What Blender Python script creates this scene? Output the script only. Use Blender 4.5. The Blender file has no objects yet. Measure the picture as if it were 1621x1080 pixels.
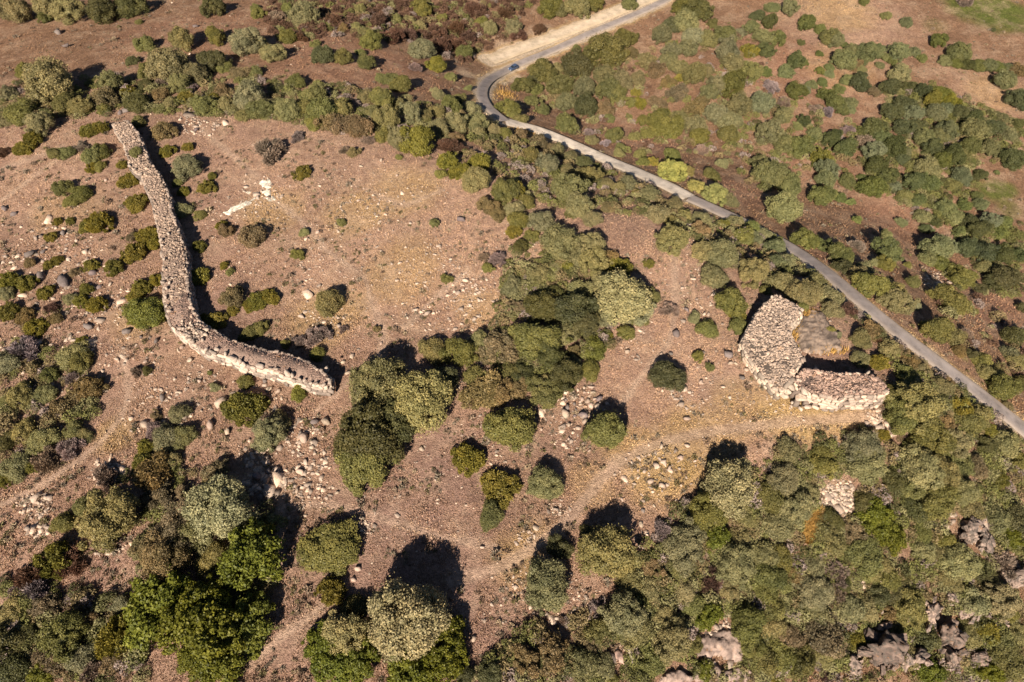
import bpy, bmesh, math, random
import numpy as np
from mathutils import Vector
C = bpy.context.scene.collection
SC = bpy.context.scene
R = math.radians
RNG = np.random.default_rng(7)

# ------------------------------------------------------------------ camera, sky, sun, exposure
PITCH, FPX, CAMZ = 55.0, 1081.0, 97.0        # degrees below the horizon, focal length in photo pixels, metres above the plateau
cam = bpy.data.objects.new('camera', bpy.data.cameras.new('camera'))
C.objects.link(cam); SC.camera = cam
cam.location = (0, 0, CAMZ); cam.rotation_euler = (R(90 - PITCH), 0, 0)
cam.data.sensor_width = 36; cam.data.lens = FPX / 1621 * 36
cam.data.clip_start = 1; cam.data.clip_end = 9000
SUN = Vector((-240, -894, 693)).normalized()
world = bpy.data.worlds.new('World'); SC.world = world; world.use_nodes = True
wn = world.node_tree.nodes
sky = wn.new('ShaderNodeTexSky'); sky.sky_type = 'NISHITA'; sky.sun_disc = False
sky.sun_elevation = math.asin(SUN.z); sky.sun_rotation = math.atan2(SUN.x, SUN.y)
sky.air_density = 0.5; sky.dust_density = 0.2; sky.altitude = 600
wn['Background'].inputs['Strength'].default_value = 0.05
world.node_tree.links.new(sky.outputs[0], wn['Background'].inputs['Color'])
sl = bpy.data.lights.new('sun', 'SUN'); sl.energy = 5.0; sl.angle = R(0.5); sl.color = (1.0, 0.90, 0.785)
so = bpy.data.objects.new('sun', sl); C.objects.link(so)
so.rotation_euler = (-SUN).to_track_quat('-Z', 'Y').to_euler(); so.location = (-30, -110, 160)
SC.view_settings.view_transform = 'Standard'; SC.view_settings.look = 'None'
SC.view_settings.exposure = 0.80; SC.view_settings.gamma = 1.0
SC.cycles.max_bounces = 4; SC.cycles.diffuse_bounces = 1; SC.cycles.transmission_bounces = 2

# ------------------------------------------------------------------ noise, terrain, photo pixel -> place on the ground
def _h(ix, iy, s):
    n = (ix.astype(np.int64) * 374761393 + iy.astype(np.int64) * 668265263 + s * 1442695041) & 0x7fffffff
    n = ((n ^ (n >> 13)) * 1274126177) & 0x7fffffff
    return ((n ^ (n >> 16)) & 0xffff) / 65535.0
def vnoise(x, y, s=0):
    ix, iy = np.floor(x), np.floor(y); fx, fy = x - ix, y - iy
    fx = fx * fx * (3 - 2 * fx); fy = fy * fy * (3 - 2 * fy)
    a, b, c, d = _h(ix, iy, s), _h(ix + 1, iy, s), _h(ix, iy + 1, s), _h(ix + 1, iy + 1, s)
    return (a * (1 - fx) + b * fx) * (1 - fy) + (c * (1 - fx) + d * fx) * fy
def fbm(x, y, o=4, s=0):
    r = 0; amp = 0.5; tot = 0
    for k in range(o):
        r = r + amp * vnoise(x + 17.3 * k, y - 9.1 * k, s + k); tot += amp; amp *= .5; x = x * 2.03; y = y * 2.03
    return r / tot
def sstep(a, b, x):
    t = np.clip((x - a) / (b - a), 0, 1); return t * t * (3 - 2 * t)

_p = R(PITCH); FWD = np.array((0, math.cos(_p), -math.sin(_p))); UPV = np.array((0, math.sin(_p), math.cos(_p)))
CAMP = np.array((0, 0, CAMZ))
def rays(px):
    px = np.atleast_2d(np.asarray(px, float))
    return FPX * FWD + (540 - px[:, 1:2]) * UPV + (px[:, 0:1] - 810.5) * np.array((1., 0, 0))
def on_plane(px, z):                     # where the line of sight meets the height z
    d = rays(px); t = (np.asarray(z, float) - CAMZ) / d[:, 2]; return CAMP + d * t[:, None]

def poly_dist(x, y, P, closed=True):
    P = np.asarray(P, float); Q = np.roll(P, -1, 0) if closed else P[1:]
    A = P if closed else P[:-1]
    best = np.full(x.shape, 1e9)
    for (ax, ay), (bx, by) in zip(A[:, :2], Q[:, :2]):
        vx, vy = bx - ax, by - ay; L = vx * vx + vy * vy + 1e-9
        t = np.clip(((x - ax) * vx + (y - ay) * vy) / L, 0, 1)
        best = np.minimum(best, (x - ax - t * vx) ** 2 + (y - ay - t * vy) ** 2)
    return np.sqrt(best)
def inside(x, y, P):
    P = np.asarray(P, float); r = np.zeros(x.shape, bool); n = len(P)
    for i in range(n):
        ax, ay = P[i, :2]; bx, by = P[(i + 1) % n, :2]
        c = ((ay > y) != (by > y)); r ^= c & (x < (bx - ax) * (y - ay) / (by - ay + 1e-12) + ax)
    return r

EDGE = on_plane([(-260, 235), (0, 190), (190, 178), (400, 180), (600, 222), (720, 265), (850, 325), (950, 345), (1040, 352), (1110, 395),
                 (1190, 450), (1300, 480), (1380, 545), (1430, 620), (1390, 672), (1240, 720), (1110, 760), (1060, 810), (980, 880),
                 (930, 960), (880, 1030), (800, 1110)], 0)
EDGE = np.vstack([EDGE, [(0, -260, 0), (-420, -260, 0), (-420, 180, 0)]])
GS = 1.5
gxs = np.arange(-420, 421, GS); gys = np.arange(-270, 640, GS)
GX, GY = np.meshgrid(gxs, gys)
_sd = poly_dist(GX, GY, EDGE); _sd = np.where(inside(GX, GY, EDGE), -_sd, _sd)
_e = sstep(-70, 15, GX)
_drop = 17 + 12 * _e; _w = 105 - 37 * _e
_u = np.clip((_sd + 2) / _w, 0, 1)
BASE = -_drop * (0.75 * _u + 0.25 * _u * _u * (3 - 2 * _u))
def blur(a, n):
    k = np.ones(n) / n
    for ax in (0, 1):
        a = np.apply_along_axis(lambda v: np.convolve(np.pad(v, n // 2, mode='edge'), k, 'valid'), ax, a)
    return a
BASE = blur(blur(BASE, 7), 5) + 1.6 * (fbm(GX / 38, GY / 38, 3, 5) - .5) * sstep(-5, 40, np.abs(_sd))
def grid_at(G, x, y):
    u = np.clip((x - gxs[0]) / GS, 0, len(gxs) - 1.001); v = np.clip((y - gys[0]) / GS, 0, len(gys) - 1.001)
    i = u.astype(int); j = v.astype(int); fu = u - i; fv = v - j
    return (G[j, i] * (1 - fu) + G[j, i + 1] * fu) * (1 - fv) + (G[j + 1, i] * (1 - fu) + G[j + 1, i + 1] * fu) * fv
def base(x, y): return grid_at(BASE, np.asarray(x, float), np.asarray(y, float))
def hit(px, h=0.0):                      # where the line of sight comes within h of the ground: points, metres per pixel
    d = rays(px); n = len(d); h = np.broadcast_to(np.asarray(h, float), (n,))
    t0 = (CAMZ - 9) / -d[:, 2]; t1 = (CAMZ + 60) / -d[:, 2]
    lo, hi = t0 * .9, t1.copy(); done = np.zeros(n, bool)
    for k in range(160):
        t = t0 * .9 + (t1 - t0 * .9) * (k + 1) / 160
        p = CAMP + d * t[:, None]; below = (p[:, 2] < base(p[:, 0], p[:, 1]) + h) & ~done
        hi = np.where(below, t, hi); done |= below; lo = np.where(done, lo, t)
    for k in range(18):
        m = (lo + hi) / 2; p = CAMP + d * m[:, None]; b = p[:, 2] < base(p[:, 0], p[:, 1]) + h
        hi = np.where(b, m, hi); lo = np.where(b, lo, m)
    return CAMP + d * hi[:, None], hi
def xy(px): return hit(px)[0][:, :2]
def resample(P, step):
    P = np.asarray(P, float); L = np.r_[0, np.cumsum(np.linalg.norm(np.diff(P[:, :2], axis=0), axis=1))]
    s = np.linspace(0, L[-1], max(2, int(L[-1] / step) + 1))
    return np.stack([np.interp(s, L, P[:, k]) for k in range(P.shape[1])], 1)
def smooth(P, n=2):
    P = np.asarray(P, float)
    for _ in range(n):
        Q = P.copy(); Q[1:-1] = .25 * P[:-2] + .5 * P[1:-1] + .25 * P[2:]; P = Q
    return P

# ------------------------------------------------------------------ mesh and object helpers
def tag(o, label=None, cat=None, group=None, kind=None):
    for k, v in (('label', label), ('category', cat), ('group', group), ('kind', kind)):
        if v: o[k] = v
    return o
def raw_mesh(name, V, F, m=None, attrs=None, smooth_=False):
    V = np.asarray(V, np.float32); F = np.asarray(F, np.int32)
    me = bpy.data.meshes.new(name); k = F.shape[1]
    me.vertices.add(len(V)); me.vertices.foreach_set('co', V.ravel())
    me.loops.add(F.size); me.loops.foreach_set('vertex_index', F.ravel())
    me.polygons.add(len(F)); me.polygons.foreach_set('loop_start', np.arange(0, F.size, k, dtype=np.int32))
    me.polygons.foreach_set('loop_total', np.full(len(F), k, np.int32))
    if smooth_: me.polygons.foreach_set('use_smooth', np.ones(len(F), bool))
    for an, (typ, dat) in (attrs or {}).items():
        a = me.attributes.new(an, typ, 'POINT')
        a.data.foreach_set('color' if typ == 'FLOAT_COLOR' else 'value', np.asarray(dat, np.float32).ravel())
    if m: me.materials.append(m)
    me.update(calc_edges=True); return me
def link(name, me, parent=None):
    o = bpy.data.objects.new(name, me); C.objects.link(o)
    if parent: o.parent = parent
    return o
def empty(name, loc):
    o = bpy.data.objects.new(name, None); C.objects.link(o); o.location = loc; o.empty_display_size = .5; return o
def bm_mesh(name, bm, m):
    me = bpy.data.meshes.new(name); bm.to_mesh(me); bm.free()
    if m: me.materials.append(m)
    return me

# ------------------------------------------------------------------ materials
def mat(name, rough=.9, spec=.15):
    m = bpy.data.materials.new(name); m.use_nodes = True
    b = m.node_tree.nodes['Principled BSDF']; b.inputs['Roughness'].default_value = rough
    b.inputs['Specular IOR Level'].default_value = spec
    return m, m.node_tree.nodes, m.node_tree.links, b
def nd(N, t, **kw):
    n = N.new(t)
    for k, v in kw.items(): setattr(n, k, v)
    return n
def mixc(N, L, a, b, f, mode='MIX'):
    n = N.new('ShaderNodeMix'); n.data_type = 'RGBA'; n.blend_type = mode
    for i, v in ((0, f), (6, a), (7, b)):
        if hasattr(v, 'links'): L.new(v, n.inputs[i])
        else: n.inputs[i].default_value = v if i == 0 else (*v, 1) if len(v) == 3 else v
    return n.outputs[2]
def ramp(N, L, f, stops):
    n = N.new('ShaderNodeValToRGB'); L.new(f, n.inputs[0]); e = n.color_ramp.elements
    while len(e) < len(stops): e.new(.5)
    for q, (p, c) in zip(e, stops): q.position = p; q.color = (c, c, c, 1) if not hasattr(c, '__len__') else (*c, 1)
    return n.outputs[0]
def noise(N, L, scale, detail=4, rough=.6, vec=None):
    n = N.new('ShaderNodeTexNoise'); n.inputs['Scale'].default_value = scale; n.inputs['Detail'].default_value = detail
    n.inputs['Roughness'].default_value = rough
    if vec is None:
        g = N.new('ShaderNodeNewGeometry'); vec = g.outputs['Position']
    L.new(vec, n.inputs['Vector']); return n.outputs[0]
def bump(N, L, b, h, strength, dist):
    n = N.new('ShaderNodeBump'); n.inputs['Strength'].default_value = strength; n.inputs['Distance'].default_value = dist
    L.new(h, n.inputs['Height']); L.new(n.outputs[0], b.inputs['Normal'])
def attr(N, name):
    n = N.new('ShaderNodeAttribute'); n.attribute_name = name; return n

def ground_mat():
    m, N, L, b = mat('dry_ground', .95, .08)
    col = attr(N, 'Col').outputs['Color']
    n0, n1, n2, n3 = noise(N, L, .16, 5, .7), noise(N, L, .6, 5, .7), noise(N, L, 1.7, 4, .7), noise(N, L, 4.2, 3, .75)
    c = mixc(N, L, col, (.53, .37, .245), ramp(N, L, n0, [(.46, 0), (.64, .45)]))
    c = mixc(N, L, c, ramp(N, L, n1, [(.3, (.68, .64, .62)), (.5, (1, 1, 1)), (.7, (1.25, 1.25, 1.22))]), .8, 'MULTIPLY')
    c = mixc(N, L, c, ramp(N, L, n2, [(.32, (.52, .49, .48)), (.47, (1, 1, 1)), (.7, (1.28, 1.27, 1.25))]), .8, 'MULTIPLY')
    c = mixc(N, L, c, ramp(N, L, n3, [(.33, (.45, .42, .40)), (.47, (1, 1, 1)), (.68, (1.42, 1.4, 1.38))]), ramp(N, L, noise(N, L, .3, 3, .6), [(.36, .35), (.62, 1)]), 'MULTIPLY')
    L.new(c, b.inputs['Base Color'])
    bump(N, L, b, n3, 1.0, .45); return m
def leaf_mat():
    m, N, L, b = mat('leaves', .55, .25)
    oi = nd(N, 'ShaderNodeObjectInfo'); t = attr(N, 'tint').outputs['Fac']
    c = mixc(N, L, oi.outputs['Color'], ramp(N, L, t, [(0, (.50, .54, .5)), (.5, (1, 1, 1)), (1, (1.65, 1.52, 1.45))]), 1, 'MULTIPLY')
    L.new(c, b.inputs['Base Color'])
    tr = nd(N, 'ShaderNodeBsdfTranslucent'); L.new(c, tr.inputs['Color'])
    mx = nd(N, 'ShaderNodeMixShader'); mx.inputs[0].default_value = .15
    L.new(b.outputs[0], mx.inputs[1]); L.new(tr.outputs[0], mx.inputs[2]); L.new(mx.outputs[0], N['Material Output'].inputs[0])
    return m
def thicket_mat():
    m, N, L, b = mat('thicket_leaves', .6, .2)
    L.new(attr(N, 'Col').outputs['Color'], b.inputs['Base Color']); return m
def bark_mat():
    m, N, L, b = mat('bark', .9, .1)
    L.new(ramp(N, L, noise(N, L, 6), [(.3, (.07, .05, .035)), (.7, (.17, .13, .10))]), b.inputs['Base Color']); return m
def stone_mat(name='stone', dark=.35, orange=.5, th=.52):
    m, N, L, b = mat(name, .92, .12)
    oi = nd(N, 'ShaderNodeObjectInfo'); t = attr(N, 'tint').outputs['Fac']
    c = mixc(N, L, oi.outputs['Color'], ramp(N, L, t, [(0, (.42, .42, .43)), (.5, (.95, .95, .95)), (1, (1.4, 1.35, 1.28))]), 1, 'MULTIPLY')
    n1 = noise(N, L, 1.5, 5, .65)
    c = mixc(N, L, c, (.10, .085, .07), ramp(N, L, n1, [(th, 0), (th + .12, dark)]))
    c = mixc(N, L, c, (.42, .20, .07), ramp(N, L, noise(N, L, .9, 4, .6), [(.62, 0), (.72, orange)]))
    n2 = noise(N, L, 5, 5, .7)
    c = mixc(N, L, c, ramp(N, L, n2, [(.3, .7), (.7, 1.2)]), .7, 'MULTIPLY')
    L.new(c, b.inputs['Base Color']); bump(N, L, b, n2, .7, .12); return m
def plain(name, col, rough=.6, spec=.3, metal=0):
    m, N, L, b = mat(name, rough, spec); b.inputs['Base Color'].default_value = (*col, 1); b.inputs['Metallic'].default_value = metal
    n = noise(N, L, 3); L.new(mixc(N, L, col, ramp(N, L, n, [(.3, .85), (.7, 1.12)]), 1, 'MULTIPLY'), b.inputs['Base Color'])
    return m
def road_mat(name, col, wear):
    m, N, L, b = mat(name, .9, .15)
    c = mixc(N, L, col, ramp(N, L, noise(N, L, .35, 6, .7), [(.32, .62), (.5, 1), (.68, 1.3)]), 1, 'MULTIPLY')
    c = mixc(N, L, c, wear, ramp(N, L, attr(N, 'edge').outputs['Fac'], [(.30, 0), (.95, .55)]))
    c = mixc(N, L, c, ramp(N, L, noise(N, L, 7, 3, .7), [(.3, .8), (.7, 1.2)]), .7, 'MULTIPLY')
    L.new(c, b.inputs['Base Color']); return m
M_GROUND, M_LEAF, M_THICKET, M_BARK, M_STONE = ground_mat(), leaf_mat(), thicket_mat(), bark_mat(), stone_mat()
M_CRAG = stone_mat('crag_rock', .85, .75, .47)

PLANTS = '''
o 22 18 22|75 10 22|108 15 24|265 100 34|288 62 18|390 65 25|308 115 18|75 128 36|10 148 14|5 190 14|70 158 15|125 167 17|63 196 19|175 130 18|283 132 16|268 165 13|358 167 16|383 182 12|480 22 20|568 15 11|647 32 11|663 40 11|563 43 9|575 53 12|405 68 16|430 83 16|667 77 18|423 170 16|452 170 20|540 172 18|578 155 12|613 187 22|587 180 14|647 178 18|667 185 14|630 165 12|632 222 20|693 150 12|690 177 14|720 193 18|750 193 18|747 170 14|695 205 16|782 198 14|757 213 12|753 283 20|813 332 16
O 393 150 26|1085 33 20|1100 57 15|1425 117 15
d 158 14 24|205 6 22|335 10 18|335 97 20|209 97 9|230 133 12|580 22 6|216 158 20|510 85 17
g 70 30 12|403 12 8|220 35 6|228 67 15|233 108 16|262 112 14|343 57 16|355 105 14|30 175 22|98 160 20|38 110 16|163 170 14|322 165 18|412 172 18|404 115 12|410 23 12|455 13 10|667 12 15|627 32 10|700 28 9|586 63 16|453 58 14|542 89 15|500 70 8|580 95 15|570 83 8|715 123 10|733 80 13|468 130 14|617 127 14|635 133 15|602 124 10|494 152 18|483 172 16|512 175 22|497 195 14|607 157 20|607 214 14|712 165 16|727 157 12|787 178 18|797 213 12|697 275 10|800 300 20|630 248 6|540 352 8|688 355 8|740 140 6|760 35 10
G 690 101 14|660 222 27
b 167 155 20|253 150 13|352 143 12|380 118 13|543 45 9|522 195 20|537 198 20|570 203 21|720 220 12|775 328 16|790 340 12|260 208 17|560 241 10|820 487 15
y 202 146 14|292 155 14|338 153 8|52 218 15|35 234 15|140 207 13|160 203 12|193 260 10|206 285 17|214 320 16|155 352 20|138 356 13|90 350 8|110 350 8|146 266 10|266 240 12|298 233 9|327 297 13|336 280 7|290 303 9|350 357 10|710 255 18|760 258 18|730 272 16|478 273 14
g 215 242 9|90 245 12|105 243 11|148 246 17|160 240 14|158 264 9|101 298 14|124 308 17|113 318 11|218 194 12|281 290 8|315 341 10
o 295 262 22|287 333 14
p 253 133 9|300 140 9|129 232 10|438 27 12|427 238 20|545 238 8|583 223 8|470 217 9|657 108 9
r 6 241 9|708 232 14|728 236 10|620 60 14|645 55 14|690 50 16|720 45 16|740 60 12|720 72 14|700 74 14|750 15 14|600 35 12|530 35 12|853 47 10|820 55 11|800 20 12|475 60 9
o 775 45 12|813 43 12|913 12 18|887 16 12|883 110 11|895 160 16|925 140 17|957 117 17|987 125 16|1010 123 13|1047 52 18|1120 62 14|1087 77 14|1063 78 14|1027 97 14|1057 95 13|1073 107 13|1170 53 11|1190 43 12|1210 57 14|1153 80 19|1163 97 18|1190 113 16|1137 133 18|1100 117 18|1117 113 12|1123 147 14|1170 167 20|1207 163 18|1133 180 17|1103 200 17|1157 190 16|1075 185 14|937 223 10|980 244 9|1087 273 12|1143 260 10|1155 318 14|1113 340 15|1073 313 15|1033 300 16|997 280 16|960 293 12|980 300 11|837 247 14|867 260 18|880 240 12|903 247 14|933 277 18|903 300 25|917 327 20|937 347 14|897 273 12|857 350 20|1040 340 18|1063 350 12|1083 343 12|827 193 12
g 870 8 18|940 6 14|997 3 12|990 52 18|940 82 14|855 105 19|908 68 8|828 133 16|848 143 11|843 160 13|857 174 12|888 133 18|897 195 17|963 143 18|978 150 14|997 163 10|963 187 9|1080 10 15|1150 52 17|1213 113 11|1153 213 15|1107 215 15|1123 230 8|1057 197 24|1043 190 18|1017 193 12|1057 213 10|1005 217 10|1023 213 11|983 235 9|1013 245 11|1017 257 10|1063 247 14|1127 277 14|833 320 14|820 350 16|810 183 10
g 957 62 30|1160 130 22|972 213 14
d 913 97 24|845 125 12|928 165 19|1065 37 14|1107 13 20|1128 37 10|1200 24 11|1213 77 14|927 250 13|903 340 9
y 1007 147 9|1013 163 11|1080 123 11|1188 80 14|1033 257 10|1143 347 10|813 300 18|1007 305 8
b 957 172 14|1040 163 14|1000 83 12|1037 113 14|1057 130 11|1073 147 15|1113 157 10|1100 173 16|857 213 16|833 207 14|877 227 12|960 330 10
g 1188 361 13|1228 381 11
o 1166 351 12|1209 372 13
L 1060 275 22|1103 297 14|1130 307 19
p 930 210 8|958 227 8|1110 240 10
o 1223 12 11|1252 13 14|1315 57 14|1325 62 13|1403 25 9|1435 35 10|1518 82 17|1495 97 10|1373 82 18|1350 80 12|1388 80 13|1422 82 15|1447 83 11|1402 90 8|1393 103 7|1337 95 16|1363 108 9|1343 127 11|1245 113 12|1313 117 8|1285 133 9|1275 142 10|1240 183 16|1263 200 8|1280 197 6|1345 163 12|1347 172 9|1220 213 20|1290 213 12|1240 227 16|1383 240 16|1430 240 13|1310 267 17|1307 283 15|1343 287 14|1240 330 27|1250 293 20|1220 273 25|1207 257 16
g 1278 32 15|1298 47 9|1337 72 7|1368 3 8|1487 63 13|1460 92 8|1413 98 8|1330 140 9|1262 93 14|1273 100 7|1297 113 8|1313 107 8|1297 85 6|1302 131 8|1262 143 14|1230 60 14|1322 158 15|1310 150 12|1330 175 12|1267 230 18|1340 233 16|1387 200 18|1363 207 9|1400 217 14|1300 307 20|1330 313 10|1347 320 7
d 1410 137 16|1363 127 17|1268 67 6|1220 33 12|1272 190 11|1317 217 16|1417 230 18
b 1352 103 11|1382 145 12
p 1222 137 11|1240 162 10|1293 173 9|1310 178 9|1343 207 9|1367 227 13|1527 2 10
y 1300 250 18
d 1440 137 12|1463 143 13|1433 163 15|1413 177 16|1523 177 14|1543 187 15|1563 203 14|1577 200 14|1433 200 14|1453 197 12|1477 233 15|1510 247 16|1555 277 11|1605 247 18|1427 253 12|1387 260 16|1537 353 14|1480 350 11|1547 310 9|1530 103 12|1613 155 16|1612 197 9|1572 47 4
G 1477 157 14|1490 147 14|1507 160 14
o 1447 180 14|1483 177 14|1500 173 12|1500 207 16|1490 213 14|1543 207 18|1587 187 11|1600 213 12|1567 233 15|1463 217 15|1523 250 13|1523 277 16|1443 263 12|1417 297 12|1433 310 13|1510 293 12|1500 327 16|1510 343 14|1553 323 12|1460 343 13|1427 352 9|1567 103 13|1595 108 11|1592 127 16|1567 350 16
O 1467 267 18
g 1537 230 14|1493 253 14|1533 257 10|1578 273 5|1383 293 20|1407 277 16|1367 283 8|1453 317 11|1447 287 16|1470 290 15|1527 323 12|1590 353 12|1357 348 8|1515 100 10|1550 105 12|1580 107 11
b 1610 112 12
y 80 374 10|90 412 10|77 420 8|143 421 12|180 424 14|212 400 18|233 372 18|243 386 12|13 445 16|42 448 16|72 463 13|13 492 17|55 518 17|128 478 12|153 483 16|137 458 11|213 470 14|247 443 12|223 455 14|315 390 11|313 437 18|355 420 7|367 492 10|405 478 15|425 470 15|393 484 10|337 508 18|323 505 10|387 645 30|403 638 18|128 541 10
o 10 465 13|112 473 11|340 613 8|425 684 27|440 668 20|115 563 22|13 573 19|33 627 22|70 625 18|37 683 20|67 697 22|130 687 12|283 655 17|263 693 22|290 690 18
b 47 417 8|40 500 13|43 518 10|90 505 10|207 376 8|118 432 8|370 470 17|360 367 12|400 375 20|140 613 20|90 648 16|247 657 10
r 83 488 9
G 230 490 28|215 505 13|247 500 14|475 620 15
g 395 527 14|412 518 14|385 533 9|386 605 13|365 645 14|77 597 15|127 575 18|117 680 16|7 640 14|331 590 4|365 430 7
p 37 553 20|113 598 9|113 710 16|247 683 14|215 590 8
d 7 700 16|233 587 8
y 230 707 14|742 728 24
g 472 403 10|503 562 12|708 442 9|773 425 9|452 545 7|727 557 24|750 597 16|810 595 18|808 675 35
o 482 368 8|520 480 20|598 605 44|687 555 22|760 543 16|810 455 18
O 665 632 46
d 577 692 48|622 668 34|693 606 28
p 500 533 17|475 540 10|543 522 7|765 408 8|787 412 12
b 598 522 6|787 550 28|767 622 30|795 620 22
y 813 367 14|980 423 20|963 530 7|1163 488 16|1027 417 8
d 823 392 12|860 483 28|910 490 32|927 517 22|880 467 18|840 500 14|870 563 24|897 590 24|827 590 20|1058 594 24
g 843 373 12|850 537 34|933 587 16|860 617 26|957 680 28|1105 565 10|1123 582 7|1120 520 15|1158 478 23|1168 518 15|1177 373 18|1013 503 14|1030 467 14|988 527 13|1213 460 10
G 940 550 20|900 423 11
o 887 380 30|933 390 24|917 407 20|940 417 22|880 423 11|853 437 18|815 457 18|957 453 25|920 463 20|957 503 18|1062 380 25|1113 400 18|1143 400 24|1130 437 20|1193 430 22|1193 377 14|1100 503 10
O 985 470 42|1007 487 28|893 530 18|867 607 14
b 957 410 16|817 617 18|805 555 18|910 557 12|1110 367 14
p 1027 490 9|1058 490 12
o 1227 393 18|1250 410 14|1230 417 15|1240 450 18|1273 463 22|1297 430 16|1317 467 18|1317 490 18|1327 530 6|1363 537 17|1400 517 13|1363 570 16|1407 553 16|1467 580 16|1493 610 18|1447 640 38|1463 653 22|1550 650 22|1513 703 24|1590 700 22|1370 707 30|1247 713 20
b 1387 513 15|1443 573 15|1427 547 12|1447 560 12|1500 590 12|1493 670 16|1517 557 12|1593 643 8
y 1390 573 14|1527 610 10|1563 680 14|1397 690 11|1520 647 20
g 1273 487 9|1315 523 7|1433 593 17|1413 623 17|1427 657 28|1477 683 30|1533 670 20|1300 717 16|1450 707 20
d 1560 707 16
r 1350 483 13|1393 537 10
p 1210 427 14|1357 390 11|1530 530 10
g 1273 380 19|1305 390 15|1333 403 18|1407 393 22|1400 420 15|1380 453 22|1445 448 12|1487 417 15|1523 437 20|1507 430 12|1507 473 24|1478 468 11|1483 523 22|1463 517 10|1520 367 12|1583 367 14|1613 530 14|1553 570 18|1587 610 22|1437 420 6|1543 493 6
o 1403 373 9|1385 417 9|1357 437 18|1367 427 14|1420 477 22|1417 460 15|1447 483 10|1480 393 22|1497 387 18|1467 410 14|1507 533 18|1560 423 14|1600 563 15|1607 573 14|1560 590 14|1577 590 12
d 1333 423 15|1550 457 11|1533 390 17|1560 397 18|1590 400 16|1610 403 15|1587 437 20|1603 437 14|1570 447 12|1550 363 15|1467 363 10|1617 487 10|1600 533 18|1540 563 10|1617 607 14
o 20 740 22|273 730 14|175 815 45|227 867 20|300 847 28|193 957 15|20 967 22|333 883 22
O 347 800 50
y 53 740 12|7 760 14|227 733 18|85 887 30|183 1010 30
p 73 730 18|167 757 16|60 937 18|23 940 12|147 1063 20
b 240 750 30|253 787 22|290 780 14|340 747 18|277 840 38|253 883 40|73 960 20|87 1040 26|180 1047 16|150 983 12
g 133 800 16|100 828 16|100 1007 35|153 1020 18
r 53 913 20|30 915 12|113 890 20
l 400 875 46|243 953 46|268 980 38|313 965 38|335 1005 52|310 1040 28|385 985 38|350 1045 33|67 1067 16
d 360 943 22|43 1003 18|20 1060 26|10 1020 28
o 133 1043 25
g 520 860 42|574 736 42|778 815 19
y 523 936 24|793 770 27
O 545 1003 33|645 985 58
l 515 1015 27|530 1045 27|570 1040 27|710 1010 25|700 1045 32|650 1065 35
d 560 965 22|780 1063 22|735 1072 14|887 867 19|930 845 14
o 863 763 29|868 925 36|960 873 42|1087 863 33|1180 815 20|1170 853 18|1167 893 32|1207 877 22|997 917 18|1030 933 18|1073 903 18|1080 933 22|987 973 34|1007 1000 26|1047 973 18|1063 1013 30|1153 933 18|917 1050 28|953 1053 18
O 1155 773 40
g 1117 813 30|1203 777 16|947 1000 22|1093 957 18|1100 1020 14|1027 1047 26|1183 983 28|1187 1020 22|1207 1040 26|967 1077 12|1210 933 20
l 1135 850 18|1113 1060 14|1120 973 19
p 1050 840 14|947 960 10|837 1070 14|833 987 6|890 983 6
b 1030 900 18|867 1037 32|823 1040 20|933 1020 16
r 1127 920 18
o 1240 757 26|1370 733 28|1260 803 26|1280 777 14|1233 830 24|1313 850 24|1490 750 28|1520 777 24|1577 820 22|1537 803 20|1460 870 18|1483 877 14|1500 913 20|1397 893 14|1380 907 16|1290 893 18|1290 937 26|1343 960 22|1290 967 22|1367 963 20|1220 990 22|1303 1037 18|1433 1037 20|1607 1000 18|1527 1003 22
O 1457 740 34|1520 890 28|1537 950 24|1577 947 26
g 1307 737 24|1220 787 24|1367 873 28|1520 733 22|1440 773 22|1483 787 28|1610 733 18|1460 843 18|1497 853 18|1407 917 18|1233 880 22|1210 873 16|1223 913 26|1220 960 22|1440 960 28|1227 1037 26|1593 963 18|1583 1013 22|1593 1040 28|1610 863 16
d 1317 820 16|1367 793 18|1343 873 14|1420 757 20|1447 803 20|1607 820 22|1427 913 14|1333 920 14|1387 937 18|1417 933 18|1267 1047 26|1467 1007 22|1563 917 16
l 1387 810 25|1393 833 24|1413 850 20|1600 847 16|1467 1057 20|1567 1063 18
y 1580 757 16|1357 1010 16|1560 997 20|1230 1073 12
b 1353 840 20|1543 740 18|1253 907 14|1403 970 16|1250 1007 18|1300 1003 30
p 1477 833 8|1447 907 10|1323 907 18|1323 943 16|1583 893 22
r 1307 1070 8
'''
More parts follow.
